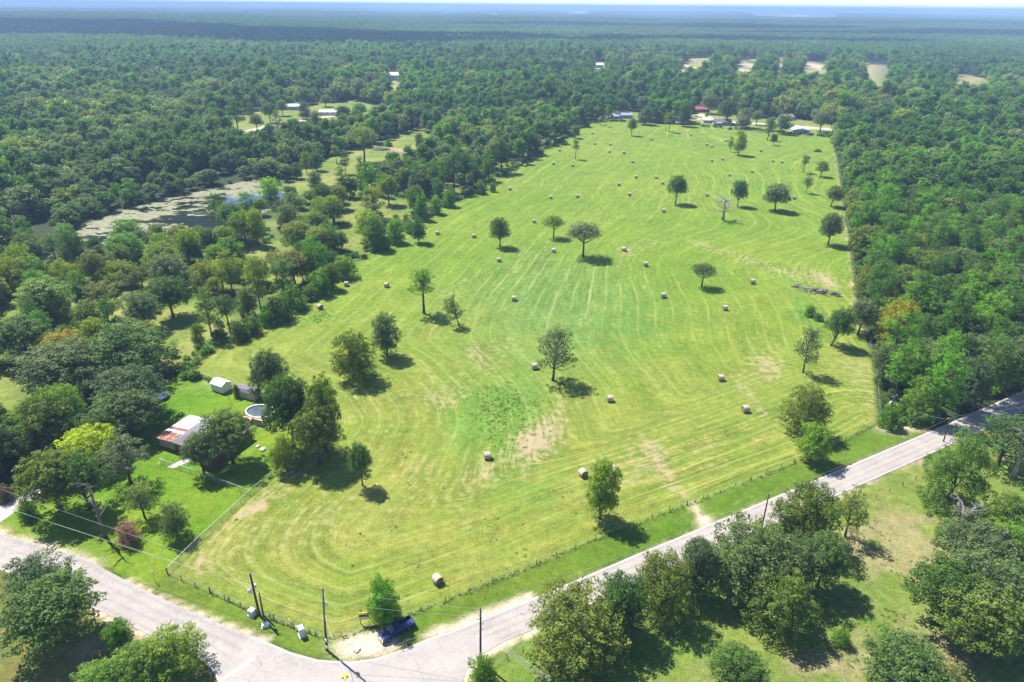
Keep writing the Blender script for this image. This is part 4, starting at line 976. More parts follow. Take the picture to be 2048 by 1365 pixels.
for (x, y), p in zip(MID, pk):
    k = pick_kind(x, y, p); pts.append((x, y)); idx.append(k); rot.append(wr.uniform(0, 6.28)); hq = .72 + .62 * float(fbm(np.array([x]), np.array([y]), 85.0, 74)[0]); H_ = (wr.uniform(12, 21) if p else wr.uniform(7.5, 16)) * hq * (1.3 if wr.random() < .07 else 1.0); W_ = H_ * (wr.uniform(.38, .6) if p else wr.uniform(.7, 1.1))
    scl.append((W_ / P_W[k], W_ / P_W[k], H_ / P_H[k]))
def far_scatter(cell, d0, d1):
    g = []
    for yy in np.arange(200, d1, cell):
        xm = .92 * yy + 150; xs = np.arange(-xm, xm, cell); g.append(np.stack([xs, np.full(len(xs), yy)], 1))
    P = np.concatenate(g); d = np.hypot(P[:, 0], P[:, 1]); P = P[(d >= d0) & (d < d1)]
    k = np.ones(len(P), bool)
    for c in CLEAR: k &= ~inside(c, P[:, 0], P[:, 1])
    return P[k]
for P, ks, nk in ((far_scatter(60, 1500, 4200), 12, 4), (far_scatter(148, 4200, 15000), 16, 3)):
    hs = .8 + .5 * fbm(P[:, 0], P[:, 1], 400.0, 73)
    for (x, y), h in zip(P, hs):
        pts.append((x, y)); qv = float(fbm(np.array([x]), np.array([y]), 320.0 if nk == 4 else 900.0, 76)[0]) * 1.8 - .4 + wr.normal(0, .12); idx.append(ks + int(np.clip(qv, 0, .999) * nk)); rot.append(wr.integers(4) * math.pi / 2); scl.append((1, 1, h))
pts = np.array(pts); pz = terrain(pts[:, 0], pts[:, 1])
fm = bpy.data.meshes.new("forest"); fm.vertices.add(len(pts)); fm.vertices.foreach_set("co", np.column_stack([pts, pz]).astype(np.float32).ravel())
a_ = fm.attributes.new("pick", 'INT', 'POINT'); a_.data.foreach_set("value", np.array(idx, np.int32))
a_ = fm.attributes.new("turn", 'FLOAT', 'POINT'); a_.data.foreach_set("value", np.array(rot, np.float32))
a_ = fm.attributes.new("size", 'FLOAT_VECTOR', 'POINT'); a_.data.foreach_set("vector", np.array(scl, np.float32).ravel())

def instancer(name, me, collection):
    ng = bpy.data.node_groups.new(name, 'GeometryNodeTree')
    ng.interface.new_socket("Geometry", in_out='INPUT', socket_type='NodeSocketGeometry'); ng.interface.new_socket("Geometry", in_out='OUTPUT', socket_type='NodeSocketGeometry')
    gi = ng.nodes.new("NodeGroupInput"); go = ng.nodes.new("NodeGroupOutput")
    ip = ng.nodes.new("GeometryNodeInstanceOnPoints"); ip.inputs['Pick Instance'].default_value = True
    ci = ng.nodes.new("GeometryNodeCollectionInfo"); ci.inputs[0].default_value = collection; ci.inputs['Separate Children'].default_value = True; ci.inputs['Reset Children'].default_value = True
    def attr(n, ty): x = ng.nodes.new("GeometryNodeInputNamedAttribute"); x.data_type = ty; x.inputs[0].default_value = n; return [s for s in x.outputs if s.enabled][0]
    cx = ng.nodes.new("ShaderNodeCombineXYZ")
    L = ng.links.new
    L(gi.outputs[0], ip.inputs['Points']); L(ci.outputs[0], ip.inputs['Instance']); L(attr("pick", 'INT'), ip.inputs['Instance Index'])
    L(attr("turn", 'FLOAT'), cx.inputs[2]); L(cx.outputs[0], ip.inputs['Rotation']); L(attr("size", 'FLOAT_VECTOR'), ip.inputs['Scale'])
    L(ip.outputs[0], go.inputs[0])
    o = put(name, me); md = o.modifiers.new("scatter", 'NODES'); md.node_group = ng
    return o
tag(instancer("forest", fm, coll), "endless mixed oak and pine forest running to the horizon", None, None, 'stuff')

# undergrowth and weeds
ucoll = bpy.data.collections.new("undergrowth_kinds")
for i in range(4):
    rg = g_(470 + i); V, Fq, T_ = leaf_cloud(rg, dome(rg, 12, 3.4, 0, 2.2, (.16, .26), -.3, .4), .48, .6)
    me = fast_mesh("bush", V, Fq, [leaf_mat('shrub', TINT['nnbd'[i]])], [("tone", 'FLOAT', T_)]); ucoll.objects.link(bpy.data.objects.new("u%d" % i, me))
wcoll = bpy.data.collections.new("weed_kinds")
for i in range(3):
    rg = g_(480 + i); V, Fq, T_ = leaf_cloud(rg, np.array([(rg.normal(0, .35), rg.normal(0, .35), .12, .28) for _ in range(5)]), .22, .5, up=.7)
    me = fast_mesh("weed", V, Fq, [leaf_mat('shrub', (1.15, 1.35, .9))], [("tone", 'FLOAT', T_)]); wcoll.objects.link(bpy.data.objects.new("w%d" % i, me))
def point_mesh(name, P, nk, s0, s1):
    m = bpy.data.meshes.new(name); n = len(P); m.vertices.add(n); m.vertices.foreach_set("co", np.column_stack([P, np.zeros(n)]).astype(np.float32).ravel())
    a_ = m.attributes.new("pick", 'INT', 'POINT'); a_.data.foreach_set("value", wr.integers(0, nk, n).astype(np.int32))
    a_ = m.attributes.new("turn", 'FLOAT', 'POINT'); a_.data.foreach_set("value", wr.uniform(0, 6.28, n).astype(np.float32))
    a_ = m.attributes.new("size", 'FLOAT_VECTOR', 'POINT'); s = wr.uniform(s0, s1, n); a_.data.foreach_set("vector", np.column_stack([s, s, s * wr.uniform(.7, 1.2, n)]).astype(np.float32).ravel())
    return m
def along(L, n, spread):
    L = resample(L, n); return L + wr.normal(0, spread, L.shape)
up_ = [along(offset_line(RIGHT_EDGE, -3.0), 190, 1.1), along(offset_line(RIGHT_EDGE, -6.0), 120, 1.8), along(LEFT_EDGE, 260, 1.6)[wr.random(260) < .8], along(LEFT_EDGE + np.array([-4, 1]), 160, 2.5),
       along(wpoly([(1485, 258), (1560, 266), (1665, 274)]), 70, 1.6), along(wpoly([(1225, 243), (1300, 246), (1390, 251), (1470, 260)]), 50, 2.0),
       along(wpoly([(1780, 832), (1870, 812), (1950, 790), (2060, 745)]), 90, 2.0), along(offset_line(np.vstack([POND, POND[:1]]), 1.0), 90, 1.5)]
sc_ = scatter(9.0, 60, 420, 90, 420); up_.append(sc_); sc2 = scatter(6.0, 100, 520, 100, 520); up_.append(sc2[inside(savanna, sc2[:, 0], sc2[:, 1])])
UP = np.concatenate(up_); UP = UP[(sdist(FIELD, UP[:, 0], UP[:, 1]) < 1.2) & (sdist(POND, UP[:, 0], UP[:, 1]) < .5)]
for p in ROADS: UP = UP[sdist(p, UP[:, 0], UP[:, 1]) < -2]
tag(instancer("undergrowth", point_mesh("undergrowth", UP, 4, .5, 1.15), ucoll), "tangled bushes and brambles along the wood edges", None, None, 'stuff')
wp_ = [along(BOT_EDGE, 330, .2)]
for px, py, s1, n in ((1005, 810, 6, 260), (1010, 850, 5, 120), (640, 634, 2.6, 110), (1618, 630, 2.5, 50), (1635, 304, 2.5, 40)):
    c = at(px, py)[:2]; wp_.append(c + wr.normal(0, 1, (n, 2)) * np.array([s1 * .8, s1]))
pq = np.column_stack([wr.uniform(0, 130, 9000), wr.uniform(55, 125, 9000)]); pq = pq[inside(PASTURE, pq[:, 0], pq[:, 1]) & (fbm(pq[:, 0], pq[:, 1], 9, 81) > .57)]; wp_.append(pq[:900])
fq = np.column_stack([wr.uniform(-60, 130, 5000), wr.uniform(75, 320, 5000)]); fq = fq[inside(FIELD, fq[:, 0], fq[:, 1]) & (fbm(fq[:, 0], fq[:, 1], 14, 83) > .62)]; wp_.append(fq[:320])
sq = np.column_stack([wr.uniform(-190, 20, 9000), wr.uniform(140, 420, 9000)]); kk = np.zeros(len(sq), bool)
for p in MEADOWS: kk |= inside(p, sq[:, 0], sq[:, 1])
wp_.append(sq[kk][:700])
tag(instancer("weeds", point_mesh("weeds", np.concatenate(wp_), 3, .22, .65), wcoll), "low weeds in the field, pasture and fence lines", None, None, 'stuff')

# overgrown hedge at the field corner, vines on the snag
def hedge(name, px_pts, label, wd, hh, n, tint='n'):
    rg = g_(500 + n); L = resample(wpoly(px_pts), n); c0 = L.mean(0)
    t = thing(name, label, 'hedge', (c0[0], c0[1], 0)); cl = np.array([(p[0] - c0[0] + rg.normal(0, wd * .2), p[1] - c0[1] + rg.normal(0, wd * .2), hh * rg.uniform(.3, .65), hh * rg.uniform(.35, .55)) for p in L])
    V, Fq, T_ = leaf_cloud(rg, cl, .40, .6); put('foliage', fast_mesh("foliage", V, Fq, [leaf_mat('shrub', TINT[tint])], [("tone", 'FLOAT', T_)]), t)
    mb = MB(); mb.tube([(p[0] - c0[0], p[1] - c0[1], .25 * hh) for p in L], .05, 4); mb.build('stem', BARK, t)
hedge("hedge", [(300, 768), (330, 755), (372, 742), (410, 712), (428, 690)], "overgrown hedge on the corner where yard, meadow and hay field meet", 2.4, 2.4, 26)
hedge("hedge", [(372, 745), (400, 756), (432, 768)], "low dark hedge between hay field and yard, behind the white shed", .8, 1.1, 18, 'd')
# ------------------------------------------------------------------ hay bales
def bale_material():
    m, t, o = new_mat("hay"); tc = t.nodes.new("ShaderNodeTexCoord"); P = tc.outputs['Object']
    mp = N(t, "ShaderNodeMapping", ins={'Vector': P}); mp.inputs['Scale'].default_value = (9, 1.5, 1.5)
    c = mixc(t, remap(t, noise(t, mp.outputs[0], 2.0, 5, .7), .3, .7), (.30, .235, .165), (.58, .49, .36))
    b = N(t, "ShaderNodeBsdfPrincipled", ins={'Base Color': c, 'Roughness': .9, 'Specular IOR Level': .1}); t.links.new(b.outputs[0], o.inputs[0]); return m
HAY = bale_material(); HAYE = plain("hay_end", (.20, .15, .10), .95, var=.35, scale=6); WRAP = plain("bale_wrap", (.30, .52, .42), .5, var=.1)
BR, BL = .80, 1.42
mb = MB(); n = 26; V = []; Fs = []; prof = [(-BL/2, BR * .93), (-BL/2 + .1, BR), (-BL * .2, BR * 1.01), (BL * .2, BR * 1.01), (BL/2 - .1, BR), (BL/2, BR * .93)]
rb = random.Random(3)
for x, r in prof:
    for k in range(n):
        a = 2*math.pi*k/n; q = r * (1 + rb.uniform(-.018, .018)); z = q * math.sin(a) + BR; V.append((x, q * math.cos(a) * 1.03, max(0.0, z)))
for i in range(len(prof) - 1):
    for k in range(n): Fs.append((i*n + k, i*n + (k+1) % n, (i+1)*n + (k+1) % n, (i+1)*n + k))
bale_roll = MB().add(V, Fs).mesh("roll", HAY, True)
mb = MB()
for sx in (-1, 1):
    rings = [(BR * .93, 0), (BR * .62, .02), (BR * .3, .05), (.02, .06)]; V = []; Fs = []
    for r, dx in rings:
        for k in range(n):
            a = 2*math.pi*k/n; V.append((sx * (BL/2 - dx), r * math.cos(a) * 1.03, max(0.0, r * math.sin(a) + BR)))
    for i in range(3):
        for k in range(n): Fs.append((i*n + k, i*n + (k+1) % n, (i+1)*n + (k+1) % n, (i+1)*n + k))
    Fs.append(tuple(3*n + k for k in range(n))); mb.add(V, Fs)
    if sx == -1: end_a = MB().add(V, Fs).mesh("end", HAYE, True)
    else: end_b = MB().add(V, Fs).mesh("end", HAYE, True)
BALES = [
 (875, 1168, -55, "nearest hay bale, alone on the near field above the roadside fence"), (1166, 954, -60, "hay bale left of the yellow-green oval tree"), (1229, 948, -55, "hay bale half hidden behind the yellow-green oval tree"), (975, 919, 5, "hay bale on the dry patches of the near field centre"),
 (1220, 804, 0, "hay bale right of the large ragged mid-field oak"), (1491, 825, 5, "hay bale closest to the big round olive tree"), (1442, 762, 5, "hay bale left of the ragged upright oak, above its neighbour"), (1069, 739, 3, "hay bale at the foot of the large ragged oak"),
 (1028, 602, -8, "hay bale alone in the grey-green centre of the field"), (640, 619, -35, "hay bale below the brush pile, beside the weed circle"), (773, 575, -10, "hay bale left of the tall bare-trunked oak"), (693, 573, 5, "hay bale next to the small brownish round tree"),
 (998, 524, -5, "hay bale below the first oak of the row of three"), (1107, 505, 0, "hay bale with pale green wrap between the oaks of the row"), (1248, 503, -20, "hay bale right of the widest spreading oak, on a dry streak"), (1291, 533, -8, "hay bale below and right of the one on the dry streak"),
 (1327, 596, 0, "hay bale left of the lollipop-shaped oak, lower down"), (1450, 621, 0, "hay bale straight below the lollipop-shaped oak"), (1505, 568, 0, "hay bale between the lollipop-shaped oak and the log pile"), (875, 470, -5, "hay bale right of the round tree by the hedgerow end"),
 (948, 476, -5, "hay bale left of the row of three oaks"), (1068, 446, -5, "hay bale behind the row of three oaks"), (1327, 425, 0, "hay bale left below the slender-trunked oak"), (1102, 398, -3, "left one of two bales level with each other above the row of three"),
 (1155, 396, 0, "right one of two bales level with each other above the row of three"), (1020, 381, 0, "hay bale nearest the hedgerow's far end"), (1185, 269, -3, "farthest hay bale at the field's left corner"), (1190, 290, -3, "hay bale left of its level twin behind the single narrow tree"),
 (1221, 291, -3, "hay bale right of its level twin in the far left field"), (1219, 306, -3, "left bale of the second far pair, right of the single narrow tree"), (1248, 308, -3, "right bale of the second far pair"), (1265, 326, -3, "hay bale just below the second far pair"),
 (1272, 357, 0, "hay bale left of the two close bales near the slender-trunked oak"), (1312, 358, 0, "upper of two close bales left of the slender-trunked oak"), (1325, 369, 0, "lower of two close bales, touching the slender-trunked oak's crown"), (1238, 372, 0, "hay bale left below the one facing the slender-trunked oak"),
 (1259, 392, 0, "hay bale lowest of the chain left of the slender-trunked oak"), (1304, 281, -3, "hay bale between the lone round-headed tree and the twin trees"), (1382, 272, -3, "hay bale right of the twin slender trees"), (1414, 292, -3, "left bale of the close pair near the tall olive tree"),
 (1424, 295, -3, "right bale of the close pair near the tall olive tree"), (1452, 284, -3, "hay bale behind the thin companion tree"), (1424, 324, 0, "left bale below the tall olive tree"), (1445, 321, 0, "right bale below the tall olive tree, pale topped"),
 (1459, 353, 0, "hay bale above the upright oak behind the dead tree"), (1504, 346, 0, "hay bale above the spreading oak"), (1522, 304, -3, "hay bale right of the tall olive tree, alone"), (1546, 325, 0, "left bale of the pair on the dry streak at the far right"),
 (1564, 327, 0, "right bale of the pair on the dry streak at the far right"), (1617, 317, 0, "hay bale beside the slim far-right tree"), (1538, 273, -3, "dark hay bale under the grey tree at the far edge"), (1414, 393, 0, "hay bale between the slender-trunked oak and the dead tree"),
 (1588, 399, 10, "hay bale under the branches of the spreading oak"), (1119, 303, -3, "hay bale at the field's left edge, beyond the narrow tree"), (1050, 334, -3, "hay bale close to the tall edge trees"), (1107, 330, -3, "hay bale left of the narrow field tree"), (1146, 334, -3, "hay bale at the foot of the narrow field tree"),
]
for i, (px, py, rz, lb) in enumerate(BALES):
    p = at(px, py); t = thing('hay_bale', lb, 'hay bale', (p[0], p[1] + .3, 0), R_(rz + rb.uniform(-6, 6)), "round hay bales in the field")
    s = rb.uniform(.96, 1.08); t.scale = (s, s, s)
    r = put('roll', bale_roll, t); put('end', end_a, t); put('end', end_b, t)
    if i == 13: r.material_slots[0].link = 'OBJECT'; r.material_slots[0].material = WRAP

# ------------------------------------------------------------------ utility poles and wires
def pole_thing(bx, by, tx, ty, label, mat, r=.16, group="utility poles along the roads", name='utility_pole', cat='utility pole'):
    b = at(bx, by); H = height_to(b, ty); tp = at(tx, ty, H) - b
    t = thing(name, label, cat, (b[0], b[1], 0), 0, group)
    mb = MB(); mb.tube([(0, 0, -.3), tuple(tp * .5), tuple(tp)], [r, r * .9, r * .72], 10); mb.build('post', mat, t, True)
    return t, Vector(b), Vector(tp), H
def bracket(t, p, d, L=.5, ins=True, n=1):
    for k in range(n):
        mb = MB(); mb.tube([tuple(p), tuple(Vector(p) + Vector(d) * L)], .035, 6); br = mb.build('bracket', METAL, t)
        e = Vector(p) + Vector(d) * L; mb = MB(); mb.lathe([(.05, 0), (.09, .05), (.05, .1), (.09, .15), (.05, .2), (.03, .24)], 10, tuple(e)); mb.build('insulator', WHITE, t, True)
def transformer(t, p, s=1.0):
    mb = MB(); mb.lathe([(.05, -.5), (.27, -.48), (.29, -.42), (.29, .36), (.26, .42), (.1, .46)], 18, tuple(p)); tr = mb.build('transformer', GREYBOX, t, True)
    for k in (-.1, .1):
        mb = MB(); mb.lathe([(.05, 0), (.07, .06), (.04, .12), (.06, .18), (.03, .26)], 8, (p[0] + k, p[1], p[2] + .42)); mb.build('bushing', METAL, tr, True)
p1, b1, t1, h1 = pole_thing(519, 1231, 500, 1148, "dark utility pole with a white transformer, by the roadside cabinets", POLE, .20)
q = t1 * .60; transformer(p1, (q.x - .62, q.y - .05, q.z)); bracket(p1, t1 * .82, (-1, -.2, .1), .55); bracket(p1, t1 * .72, (.9, -.3, .1), .5); bracket(p1, t1 * .97, (.8, .2, .15), .4)
mb = MB(); mb.box((t1.x * .7 + .42, t1.y * .7 - .1, t1.z * .68), (.3, .3, .75)); mb.build('cutout', METAL, p1)
s1, *_ = pole_thing(527, 1232, 518, 1186, "short brown post close beside the transformer pole", plain("post_brown", (.12, .085, .06), .85, var=.3), .15, "short posts beside utility poles", 'stub_pole', 'post')
p2, b2, t2, h2 = pole_thing(653, 1300, 645, 1177, "pale grey utility pole on the junction corner carrying the beacon wire", POLE_PALE, .17)
bracket(p2, t2 * .86, (-1, -.1, .1), .45); bracket(p2, t2 * .78, (.9, -.2, .1), .45); bracket(p2, t2 * .98, (-.5, 0, .3), .25)
mb = MB(); mb.box((t2.x * .75 + .38, t2.y * .75, t2.z * .73), (.28, .28, .6)); mb.build('cutout', METAL, p2)
mb = MB(); mb.box((.22, -.2, 2.1), (.3, .25, .5)); mb.build('meter_box', WHITE, p2)
s2, *_ = pole_thing(655, 1301, 649, 1240, "dark shorter post touching the junction corner pole", POLE, .15, "short posts beside utility poles", 'stub_pole', 'post')
mb = MB(); mb.box((.05, -.18, .7), (.3, .2, .45)); mb.build('meter_box', WHITE, s2)
p3, b3, t3, h3 = pole_thing(961, 1325, 961, 1217, "dark utility pole between the junction and the leafy bush", POLE, .17)
bracket(p3, t3 * .97, (.9, .2, .1), .45); bracket(p3, t3 * .80, (-.9, -.2, .1), .4); bracket(p3, t3 * .72, (.9, -.2, .1), .35); bracket(p3, t3 * .62, (.9, -.2, .1), .3)
p4, b4, t4, h4 = pole_thing(1523, 1058, 1538, 988, "lone leaning utility pole in front of the long road", POLE, .15); bracket(p4, t4 * .98, (.8, 0, .2), .3)
p5, b5, t5, h5 = pole_thing(1774, 838, 1791, 790, "utility pole with a grey transformer at the pine wood's corner", POLE, .17)
q = t5 * .66; transformer(p5, (q.x - .42, q.y, q.z)); bracket(p5, t5 * .9, (-.9, 0, .1), .5); bracket(p5, t5 * .97, (.9, 0, .1), .35)
p6, b6, t6, h6 = pole_thing(1887, 884, 1900, 836, "utility pole beside the road behind the lone pasture pine", POLE, .15); bracket(p6, t6 * .95, (-.9, 0, .1), .4); bracket(p6, t6 * .7, (.9, 0, .1), .4)
tp7 = at(1088, 1351, 9.5); p7 = thing('utility_pole', "utility pole top at the bottom edge where four wires end", 'utility pole', (tp7[0], tp7[1], 0), 0, "utility poles along the roads")
mb = MB(); mb.tube([(0, 0, -.3), (0, 0, 9.6)], [.17, .13], 10); mb.build('post', POLE, p7, True); mb = MB(); mb.box((0, 0, 9.1), (1.9, .1, .12)); mb.build('crossarm', WOOD_GREY, p7); bracket(p7, (.1, 0, 9.2), (.3, -.6, .2), .4)
def wire(a, b, label, sag=.35, r=.016, name='power_line', cat='power line', group="overhead wires", mat=WIRE):
    a, b = Vector(map(float, a)), Vector(map(float, b)); n = 16
    pts = [a.lerp(b, i / n) - Vector((0, 0, sag * 4 * (i / n) * (1 - i / n))) for i in range(n + 1)]
    mb = MB(); mb.tube(pts, r, 5, cap=False); o = mb.build(name, mat, None, True); return tag(o, label, cat, group)
T1, T2, T3, T4, T5, T6 = b1 + t1, b2 + t2, b3 + t3, b4 + t4, b5 + t5, b6 + t6
wire(T1 - Vector((0, 0, .2)), at(-320, 863, 9.0), "upper wire running from the transformer pole over the house lawn", .5)
wire(b1 + t1 * .72, at(-320, 905, 6.6), "lower wire running from the transformer pole over the house lawn", .5)
wire(b1 + t1 * .70 + Vector((0, 0, -.2)), at(-318, 902, 6.3), "lowest of the three wires over the house lawn", .55)
wire(T1 + Vector((.3, .1, -.1)), T2, "upper wire between the transformer pole and the junction corner pole", .25); wire(b1 + t1 * .72, b2 + t2 * .80, "lower wire between the transformer pole and the junction corner pole", .3)
wire(T2, T3 + Vector((0, 0, -.1)), "upper wire over the parked pickup between two poles", .45); wire(b2 + t2 * .80, b3 + t3 * .86, "lower wire over the parked pickup between two poles", .5)
wire(T3, T4, "long wire along the road from the bush pole to the leaning pole", .8); wire(T4, T6, "long wire from the leaning pole to the pole by the lone pine", .9)
wire(T6, at(2250, 752, 9.5), "upper wire leaving along the shaded road", .4); wire(b6 + t6 * .9, at(2250, 768, 8.6), "lower wire leaving along the shaded road", .4)
wire(T5, T6 - Vector((0, 0, .3)), "slack wire dipping between the transformer pole and the lone pine's pole", 1.6)
wire(T3 - Vector((0, 0, .5)), at(715, 1322, 0.05), "guy wire slanting from the bush pole to the junction verge", 0.02, name='guy_wire', cat='guy wire')
for k in range(4): wire(b3 + t3 * (.70 + .05 * k), (tp7[0] - .7 + .45 * k, tp7[1], 9.3), "one of four parallel wires from the bush pole to the bottom-edge pole", .9 + .05 * k, group="four wires over the junction")
g0 = at(600, 1259); wire(b1 + t1 * .70, (g0[0], g0[1], .1), "guy wire from the transformer pole down to the yellow guard", .02, name='guy_wire', cat='guy wire')
YEL = plain("yellow_plastic", (.72, .52, .06), .5, var=.06)
gd = Vector(g0); d_ = (b1 + t1 * .70 - gd).normalized(); t = thing('guy_guard', "yellow plastic guard on the guy wire beside the tall cabinet", 'guard', tuple(gd)); mb = MB(); mb.tube([tuple(d_ * .2), tuple(d_ * 2.6)], .06, 8); mb.build('sleeve', YEL, t, True)
# flashing beacon on its span wire
BC = Vector(at(690, 1353, 6.0)); far_end = Vector(at(760, 1700, 8.5))
wire(b2 + t2 * .60, BC + Vector((0, 0, .75)), "span wire from the corner pole to the hanging beacon", .25, .03, 'span_wire', 'span wire'); wire(BC + Vector((0, 0, .75)), far_end, "span wire from the hanging beacon out of the picture", .3, .03, 'span_wire', 'span wire')
bt = thing('traffic_beacon', "yellow four-way flashing beacon hanging over the junction", 'traffic light', tuple(BC)); mb = MB(); mb.tube([(0, 0, .15), (0, 0, .78)], .03, 6); mb.build('hanger', METAL, bt); mb = MB(); mb.box((0, 0, -.2), (.22, .22, .4)); mb.build('hub', YEL, bt)
REDL = plain("red_lens", (.30, .03, .02), .2)
for k in range(4):
    a = k * math.pi / 2 + .3; ca, sa = math.cos(a), math.sin(a); mb = MB(); mb.box((ca * .27, sa * .27, -.26), (.30, .36, .52), a); hd = mb.build('signal_head', YEL, bt)
    mb = MB(); mb.tube([(ca * .42, sa * .42, 0), (ca * .45, sa * .45, 0)], .13, 12); mb.build('lens', REDL, hd)
    mb = MB(); mb.box((ca * .50, sa * .50, .14), (.22, .32, .03), a); mb.build('visor', YEL, hd)

# roadside cabinets and signs
def cabinet(px, py, d, label, rz, pad=True, door=True):
    p = at(px, py); t = thing('utility_cabinet', label, 'utility cabinet', (p[0], p[1], 0), rz, "utility cabinets on the verge")
    if pad: MB().box((0, 0, 0), (d[0] * 1.35, d[1] * 1.35, .12)).build('pad', CONC, t)
    MB().box((0, 0, .12), (d[0], d[1], d[2])).build('housing', GREYBOX, t)
    MB().box((0, 0, .12 + d[2]), (d[0] * 1.06, d[1] * 1.06, .07), 0, (.92, .92)).build('lid', WHITE, t)
    if door:
        dd = MB().box((0, -d[1] / 2 - .012, .2), (d[0] * .82, .02, d[2] * .8)).build('door', GREYBOX, t); MB().box((d[0] * .28, -d[1] / 2 - .035, .2 + d[2] * .4), (.05, .03, .16)).build('handle', METAL, dd)
cabinet(505, 1230, (.95, .85, 1.0), "square white-topped cabinet left of the transformer pole", R_(-25)); cabinet(531, 1253, (.9, .7, .45), "low flat cabinet on the grass below the transformer pole", R_(20)); cabinet(604, 1271, (.75, 1.0, 1.55), "tall narrow cabinet by the yellow guy guard", R_(30))
p = at(594, 1262); t = thing('pedestal', "thin white pedestal post touching the tall narrow cabinet", 'pedestal', (p[0], p[1], 0)); mb = MB(); mb.lathe([(.14, 0), (.14, .9), (.11, 1.0), (.02, 1.03)], 12); mb.build('tube', GREYBOX, t, True); mb = MB(); mb.lathe([(.155, .55), (.155, .75)], 12); mb.build('band', WHITE, t, True)
SIGNBACK = plain("sign_back", (.42, .46, .52), .4, .5, var=.08)
def road_sign(px, py, label, rz, h=2.1):
    p = at(px, py); t = thing('road_sign', label, 'road sign', (p[0], p[1], 0), rz, "small road signs"); mb = MB(); mb.tube([(0, 0, -.2), (0, 0, h + .3)], .04, 6); mb.build('post', METAL, t)
    mb = MB(); s = .32; mb.prism([(-s, h - .38), (s, h - .38), (s + .02, h - .3), (s + .02, h + .3), (s, h + .38), (-s, h + .38), (-s - .02, h + .3), (-s - .02, h - .3)], -.07, -.05); mb.build('panel', SIGNBACK, t)
road_sign(311, 1164, "small grey-backed road sign on the verge beside the left road", R_(-30)); road_sign(1688, 924, "small road sign on the verge beside the long road", R_(30))
# board sign behind the pickup
p = at(734, 1247); t = thing('sign_board', "yellow-framed sign board with dark and white bands by the young pine", 'sign board', (p[0], p[1], 0), R_(8))
for sx in (-.95, .95): MB().box((sx, 0, 0), (.1, .1, 2.4)).build('post', WOOD_GREY, t)
bd = MB().box((0, -.09, 1.0), (2.3, .06, 1.45)).build('panel', YEL, t)
MB().box((0, -.128, 1.62), (2.1, .012, .42)).build('dark_band', plain("sign_black", (.03, .03, .035), .5), bd); MB().box((0, -.128, 1.22), (2.1, .012, .38)).build('white_band', plain("sign_white", (.52, .54, .60), .5), bd)
# kerb stones at the rounded corner
kb = resample(wpoly([(372, 1304), (392, 1313), (412, 1326), (428, 1343), (440, 1366), (446, 1400)]), 24); A = offset_line(kb, -.15); B = offset_line(kb, .15); V = [(*p, z) for z in (0, .17) for p in np.vstack([A, B])]; n = 24
mb = MB(); mb.add(V, [(2*n+i, 2*n+i+1, 3*n+i+1, 3*n+i) for i in range(n-1)] + [(i, i+1, 2*n+i+1, 2*n+i) for i in range(n-1)] + [(n+i, 3*n+i, 3*n+i+1, n+i+1) for i in range(n-1)]); tag(mb.build("kerb", CONC), None, None, None, 'structure')
def rock(px, py, s, label):
    rg = g_(int(px)); bm = bmesh.new(); bmesh.ops.create_icosphere(bm, subdivisions=3, radius=s)
    for v in bm.verts:
        d = v.co.normalized(); f = 1 + .18 * math.sin(3.1 * d.x + px) * math.cos(2.7 * d.y) + .1 * math.sin(6 * d.z + 4 * d.x); v.co = d * s * f; v.co.z *= .55; v.co.z += s * .25
    me = bpy.data.meshes.new('rock'); bm.to_mesh(me); bm.free(); me.materials.append(plain("pale_rock", (.55, .50, .44), .9, var=.2)); o = put('rock', me); p = at(px, py); o.location = (p[0], p[1], 0); tag(o, label, 'rock', "pale rocks")
rock(714, 1300, .55, "pale boulder on the bare sand beside the junction"); rock(516, 894, .5, "pale rock on the house lawn, left of its twin"); rock(526, 900, .6, "pale rock on the house lawn, right of its twin")

# ------------------------------------------------------------------ fences
def wire_fence(L, step, label, mat=WOOD_GREY, h=1.15, r=.07, rails=3, maxn=95, var=.12):
    Ln = np.cumsum(np.r_[0, np.hypot(*np.diff(L, axis=0).T)])[-1]; n = min(maxn, max(3, int(Ln / step) + 1)); Q = resample(L, n); c = Q.mean(0); t = thing('wire_fence', label, 'fence', (c[0], c[1], 0)); rg = random.Random(n)
    pm_ = MB().tube([(0, 0, -.2), (0, 0, h)], [r, r * .9], 6).mesh('post', mat)
    for i, q in enumerate(Q):
        o = put('post', pm_, t); s = 1.5 if i % 7 == 0 else 1.0; o.location = (q[0] - c[0] + rg.uniform(-.1, .1), q[1] - c[1] + rg.uniform(-.1, .1), 0); o.scale = (s, s, rg.uniform(1 - var, 1 + var)); o.rotation_euler = (rg.uniform(-.1, .1), rg.uniform(-.1, .1), 0)
    for k in range(rails):
        mb = MB(); mb.tube([(q[0] - c[0], q[1] - c[1], h * (.35 + .28 * k)) for q in Q], .012, 4, cap=False); mb.build('wire', WIRE, t)
    return t
wire_fence(BOT_EDGE, 4.2, "post and wire fence with weeds between hay field and roadside verge"); wire_fence(wpoly([(335, 1148), (420, 1186), (520, 1231), (655, 1280)]), 3.2, "post and wire fence from the chain-link corner to the junction corner", h=1.25)
wire_fence(offset_line(RIGHT_EDGE, -.6), 6.5, "old fence along the bare dirt line at the wood's edge", plain("post_tan", (.24, .19, .14), .9)); wire_fence(offset_line(RD_LO, 4.2)[2:6], 4.0, "fence between road and pasture below the long road"); wire_fence(wpoly([(983, 1336), (1030, 1310), (1078, 1288)]), 2.6, "weedy fence stub near the leafy bush at the junction", h=1.2)
wire_fence(LEFT_EDGE[5:12], 5.0, "thin fence along the hay field's meadow edge", h=1.1)
